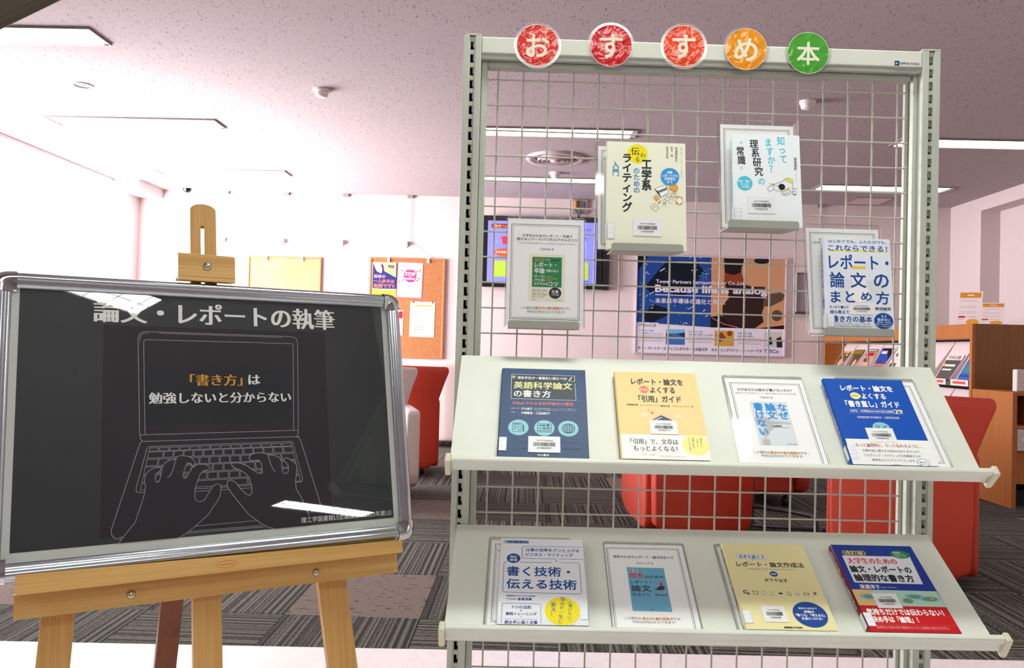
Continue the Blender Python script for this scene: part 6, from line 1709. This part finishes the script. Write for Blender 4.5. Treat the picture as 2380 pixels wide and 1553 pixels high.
# ------------------------------------------------------------------ the five laminated title discs on the top rail
for (x, z, ch, c, nm_, rot) in ((.0916, 1.5268, 'お', '#d9342b', 'red disc with a cream character, leftmost on the rack rail', .03), (.2360, 1.5308, 'す', '#cf2026', 'deep red glossy disc, second from the left on the rack rail', 0),
                              (.3801, 1.5349, 'す', '#e8491f', 'orange red disc in the middle of the row on the rack rail', .02), (.5035, 1.5331, 'め', '#f09a1e', 'orange yellow disc, fourth in the row on the rack rail', 0),
                              (.6273, 1.5297, '本', '#4da63a', 'green disc at the right end of the row on the rack rail', 0)):
    M = RK @ frame((x, .0292, z), (1, 0, 0), (0, 0, -1), (0, 1, 0)) @ Matrix.Rotation(rot, 4, 'X')
    t = thing('title_disc', tuple(M @ V((0, 0, 0))), nm_, 'sign', None)
    R = .0415
    part('laminate', MB().lathe([(.0465, 0), (.0468, .0003), (.0465, .0006), (.0415, .0006)], M_LAM, M, 48, smooth=False, cap=False), t)
    part('paper_disc', MB().lathe([(R, 0.00005), (R, .0008), (.0005, .0008)], m_laminated(c), M, 48, smooth=False), t, label='coloured paper disc')
    part('printed_ring', MB().lathe([(R - .0008, .00082), (R - .0008, .0009), (R, .0009), (R, .00082)], mat('#f4f0e0', .3), M, 48, smooth=False, cap=False), t)
    part('character', MB().print([('t', ch, -22, 1, 44, 44 if ch != 'す' else 46, 'cream', 'b')], M, .0009, .45, res=6), t)

# ------------------------------------------------------------------ poster board on its wooden easel
P0 = V((-0.87045777, 1.34073728, 1.01200473)); BS = .85; D1 = V((0.8445934, 0.53540824, 0.0)); D2 = V((-0.124454, 0.19632313, 0.97260908)); NN = V((0.52074292, -0.82145921, 0.23244692))
BD = frame(tuple(P0), tuple(D1 * BS), tuple(-D2 * BS), tuple(NN * BS))         # x right, y down, z towards the reader, metres
pb = thing('poster_board', tuple(BD @ V((.39, .58, -.02))), 'black poster in a silver snap frame with a laptop drawing, leaning on a wooden easel', 'poster')
part('back_sheet', MB().box((-.035, -.032, -.022), (.808, .572, -.008), mat('#26282a', .5), BD), pb)
pp = part('poster_sheet', MB().box((-.030, -.012, -.006), (.800, .552, -.0006), mat('#d5dcd6', .5), BD), pb)
part('printed_area', MB().box((0, -.010, -.0005), (.771, .519, -.0001), mat('#1f2a2f', .5), BD), pb)
part('cover_film', MB().box((-.028, -.010, .0036), (.798, .550, .0041), m_clear('poster_film', .10, (.99, .99, .99), .015), BD), pb)
part('poster_print', MB().print(SH['BOARD'][1], BD, .0, .5, res=4), pp)
def profile_bar(a, b, name, out):
    """snap-frame profile from a to b, rising from the inner edge to a rounded outer edge; out = outward direction"""
    A, B = V(a), V(b); o = V(out).normalized(); wdt = .034
    pr = [(0, -.004), (0, .0055), (.003, .0085), (.010, .0125), (.0125, .0118), (.016, .0145), (.022, .0165), (.028, .0135), (.0325, .006), (.034, -.004), (.034, -.022), (.03, -.024), (0, -.012)]
    vs = [tuple(P + o * u + V((0, 0, h_))) for P in (A, B) for u, h_ in pr]; q = len(pr)
    m = MB().add(vs, [(i, (i + 1) % q, q + (i + 1) % q, q + i) for i in range(q)], M_ALU, BD, True)
    m.add(vs, [tuple(range(q)), tuple(reversed(range(q, 2 * q)))], M_ALU, BD)
    return part(name, m, pb)
IL, IR, IT, IB = -.0135, .7835, .0035, .537
profile_bar((IL + .008, IT, 0), (IR - .008, IT, 0), 'frame_bar', (0, -1, 0))
profile_bar((IL + .008, IB, 0), (IR - .008, IB, 0), 'frame_bar', (0, 1, 0))
profile_bar((IL, IT + .008, 0), (IL, IB - .008, 0), 'frame_bar', (-1, 0, 0))
profile_bar((IR, IT + .008, 0), (IR, IB - .008, 0), 'frame_bar', (1, 0, 0))
for cx, cy, sx, sy in ((IL, IT, -1, -1), (IR, IT, 1, -1), (IL, IB, -1, 1), (IR, IB, 1, 1)):
    # chrome corner: quarter-round lathe section, radius as wide as the bars
    prof = [(.000, .0125), (.006, .0135), (.014, .0158), (.023, .0175), (.030, .0150), (.0350, .007), (.0365, -.004), (.0365, -.024)]
    vs = []; fs = []; seg = 10; q = len(prof); ox, oy = cx - sx * .008, cy - sy * .008
    k2 = 1.22
    for i in range(seg + 1):
        a = math.pi / 2 * i / seg
        for r, z in prof:
            # superelliptic quarter so that the corner stays boxy
            ca, sa = math.cos(a) ** .62, math.sin(a) ** .62
            R = r + .008 * min(1, r / .01)
            vs.append((ox + sx * R * ca, oy + sy * R * sa, z))
    for i in range(seg):
        for j in range(q - 1):
            f_ = (i * q + j, i * q + j + 1, (i + 1) * q + j + 1, (i + 1) * q + j); fs.append(f_ if sx * sy > 0 else tuple(reversed(f_)))
    part('chrome_corner', MB().add(vs, fs, M_CHROME, BD, True), pb, label='shiny chrome corner piece')

# easel
ez = thing('easel', tuple((BD @ V((.35, 1.2, -.05))).xy) + (0,), 'wooden tripod easel with a top clamp and a ledge holding the poster board', 'easel')
ez_z = -.026       # rear face of the board
def bar(name, x0, y0, x1, y1, z0, z1, m, bev=.002, lab=None): return part(name, MB().box((x0, y0, z0), (x1, y1, z1), m, BD, bev), ez, lab)
# ledge, crossbar, centre mast
def slab4(xl, xr, tl, tr, bl, br, z0, z1, m, mb=None):
    return (mb or MB()).prism([(xl, tl), (xr, tr), (xr, br), (xl, bl)], z0, z1, m, BD)
lg = slab4(.0115, .7757, .559, .5715, .595, .5998, .0185, .030, M_BEECHX)
slab4(.0125, .7747, .5755, .578, .5945, .599, -.046, .0184, M_BEECHX, lg); part('ledge', lg, ez)
part('stamp', MB().print([('l', [q for k in range(25) for q in (383 + 21 * math.cos(k * math.pi / 12), 581.5 + 7 * math.sin(k * math.pi / 12))], .7, 'bro'), ('t', 'wood note', 368, 581.5, 30, 4.5, 'bro', '')], BD, .0302, .5), ez)
part('crossbar', slab4(.0099, .7764, .5952, .6, .6405, .6454, -.046, -.008, M_BEECHX), ez)
for sx_, sy_ in ((.2083, .6208), (.582, .6223)):
    part('bolt', MB().lathe([(.0085, -.001), (.0085, .001), (.0070, .0035), (.0035, .0052), (.0005, .0057)], mat('#b8b49a', .22, 1.0), BD @ Matrix.Translation((sx_, sy_, -.0078)), 24), ez, label='brass bolt')
mast = MB()
x0, x1, sa, sb = .3265, .3835, .3495, .3570
mz0, mz1 = ez_z - .019, ez_z - .001
def wall_(a, b, y0, y1): mast.box((a, y0, mz0), (b, y1, mz1), M_BEECH, BD)
wall_(x0, x1, .60 - .02, 1.215)
mast.box((x0, -.179, mz0), (sa, .58, mz1), M_BEECH, BD); mast.box((sb, -.179, mz0), (x1, .58, mz1), M_BEECH, BD)
top = [(x0, -.179), (x0, -.217)] + [((x0 + x1) / 2 + (x1 - x0) / 2 * math.cos(math.pi - math.pi * i / 10), -.217 - .0165 * math.sin(math.pi * i / 10)) for i in range(1, 10)] + [(x1, -.217), (x1, -.179)]
mast.prism(top, mz0, mz1, M_BEECH, BD)
part('mast', mast, ez)
# clamp block gripping the top edge
part('clamp_block', MB().box((.2936, -.0935, -.024), (.4152, -.041, .018), M_BEECHX, BD, .0012).box((.2936, -.041, .0085), (.4152, -.0325, .0172), M_BEECHX, BD, .0008)
     .box((.2936, -.0985, -.024), (.4152, -.0937, .007), M_BEECHX, BD, .001), ez)
part('clamp_screw', MB().lathe([(.0095, 0), (.0095, .001), (.0078, .0035), (.004, .005), (.0005, .0055)], mat('#c0bfa8', .2, 1.0), BD @ Matrix.Translation((.3547, -.067, .018)), 24), ez, label='shiny brass screw')
# front legs, splaying slightly, and the rear leg
def leg(name, xa0, xa1, ya, xb0, xb1, yb, z0, z1, m):
    pr = [(xa0, ya), (xa1, ya), (xb1, yb), (xb0, yb)]
    return part(name, MB().prism(pr, z0, z1, m, BD), ez)
leg('leg', .101, .160, .02, .0135, .072, 1.208, -.066, -.047, M_BEECH)
leg('leg', .543, .609, .02, .647, .713, 1.208, -.066, -.047, M_BEECH)
part('upper_crossbar', MB().box((.12, .03, -.0455), (.58, .07, -.0270 - .019 - .001), M_BEECHX, BD), ez) if False else bar('upper_crossbar', .11, .04, .59, .085, -.086, -.0665, M_BEECHX)
a0 = BD @ V((.326, .10, -.075)); a1 = BD @ V((.379, .10, -.075))
hd = V((-NN.x, -NN.y, 0)).normalized()
g0 = a0 + hd * .36; g1 = a1 + hd * .36; g0.z = g1.z = 0.0
b0 = a0 + hd * .022; b1 = a1 + hd * .022; h0 = g0 + hd * .022; h1 = g1 + hd * .022
part('rear_leg', MB().add([a0, a1, g1, g0, b0, b1, h1, h0], [(0, 1, 2, 3), (7, 6, 5, 4), (0, 4, 5, 1), (1, 5, 6, 2), (2, 6, 7, 3), (3, 7, 4, 0)], M_BEECHD), ez, label='rear leg with shade painted into its wood')

# dark board hanging close to the camera, cutting the upper left corner of the picture
HS = frame((-.6885, 1.0, 1.3335), (.8902, 0, .4556), (-.4556, 0, .8902), (0, -1, 0))
t = thing('hanging_sign', tuple(HS @ V((0, .1, 0))), 'blurred dark olive edge of a hanging board in the upper left corner', 'sign')
part('board', MB().box((-.35, 0, -.02), (.45, .30, .0), mat('#4a4435', .6), HS, .004), t)
for x in (-.15, .25): part('hanging_rod', MB().tube([HS @ V((x, .28, -.01)), tuple((HS @ V((x, .28, -.01))).xy) + (CZ,)], .004, mat('#6a645a', .4, .5)), t)
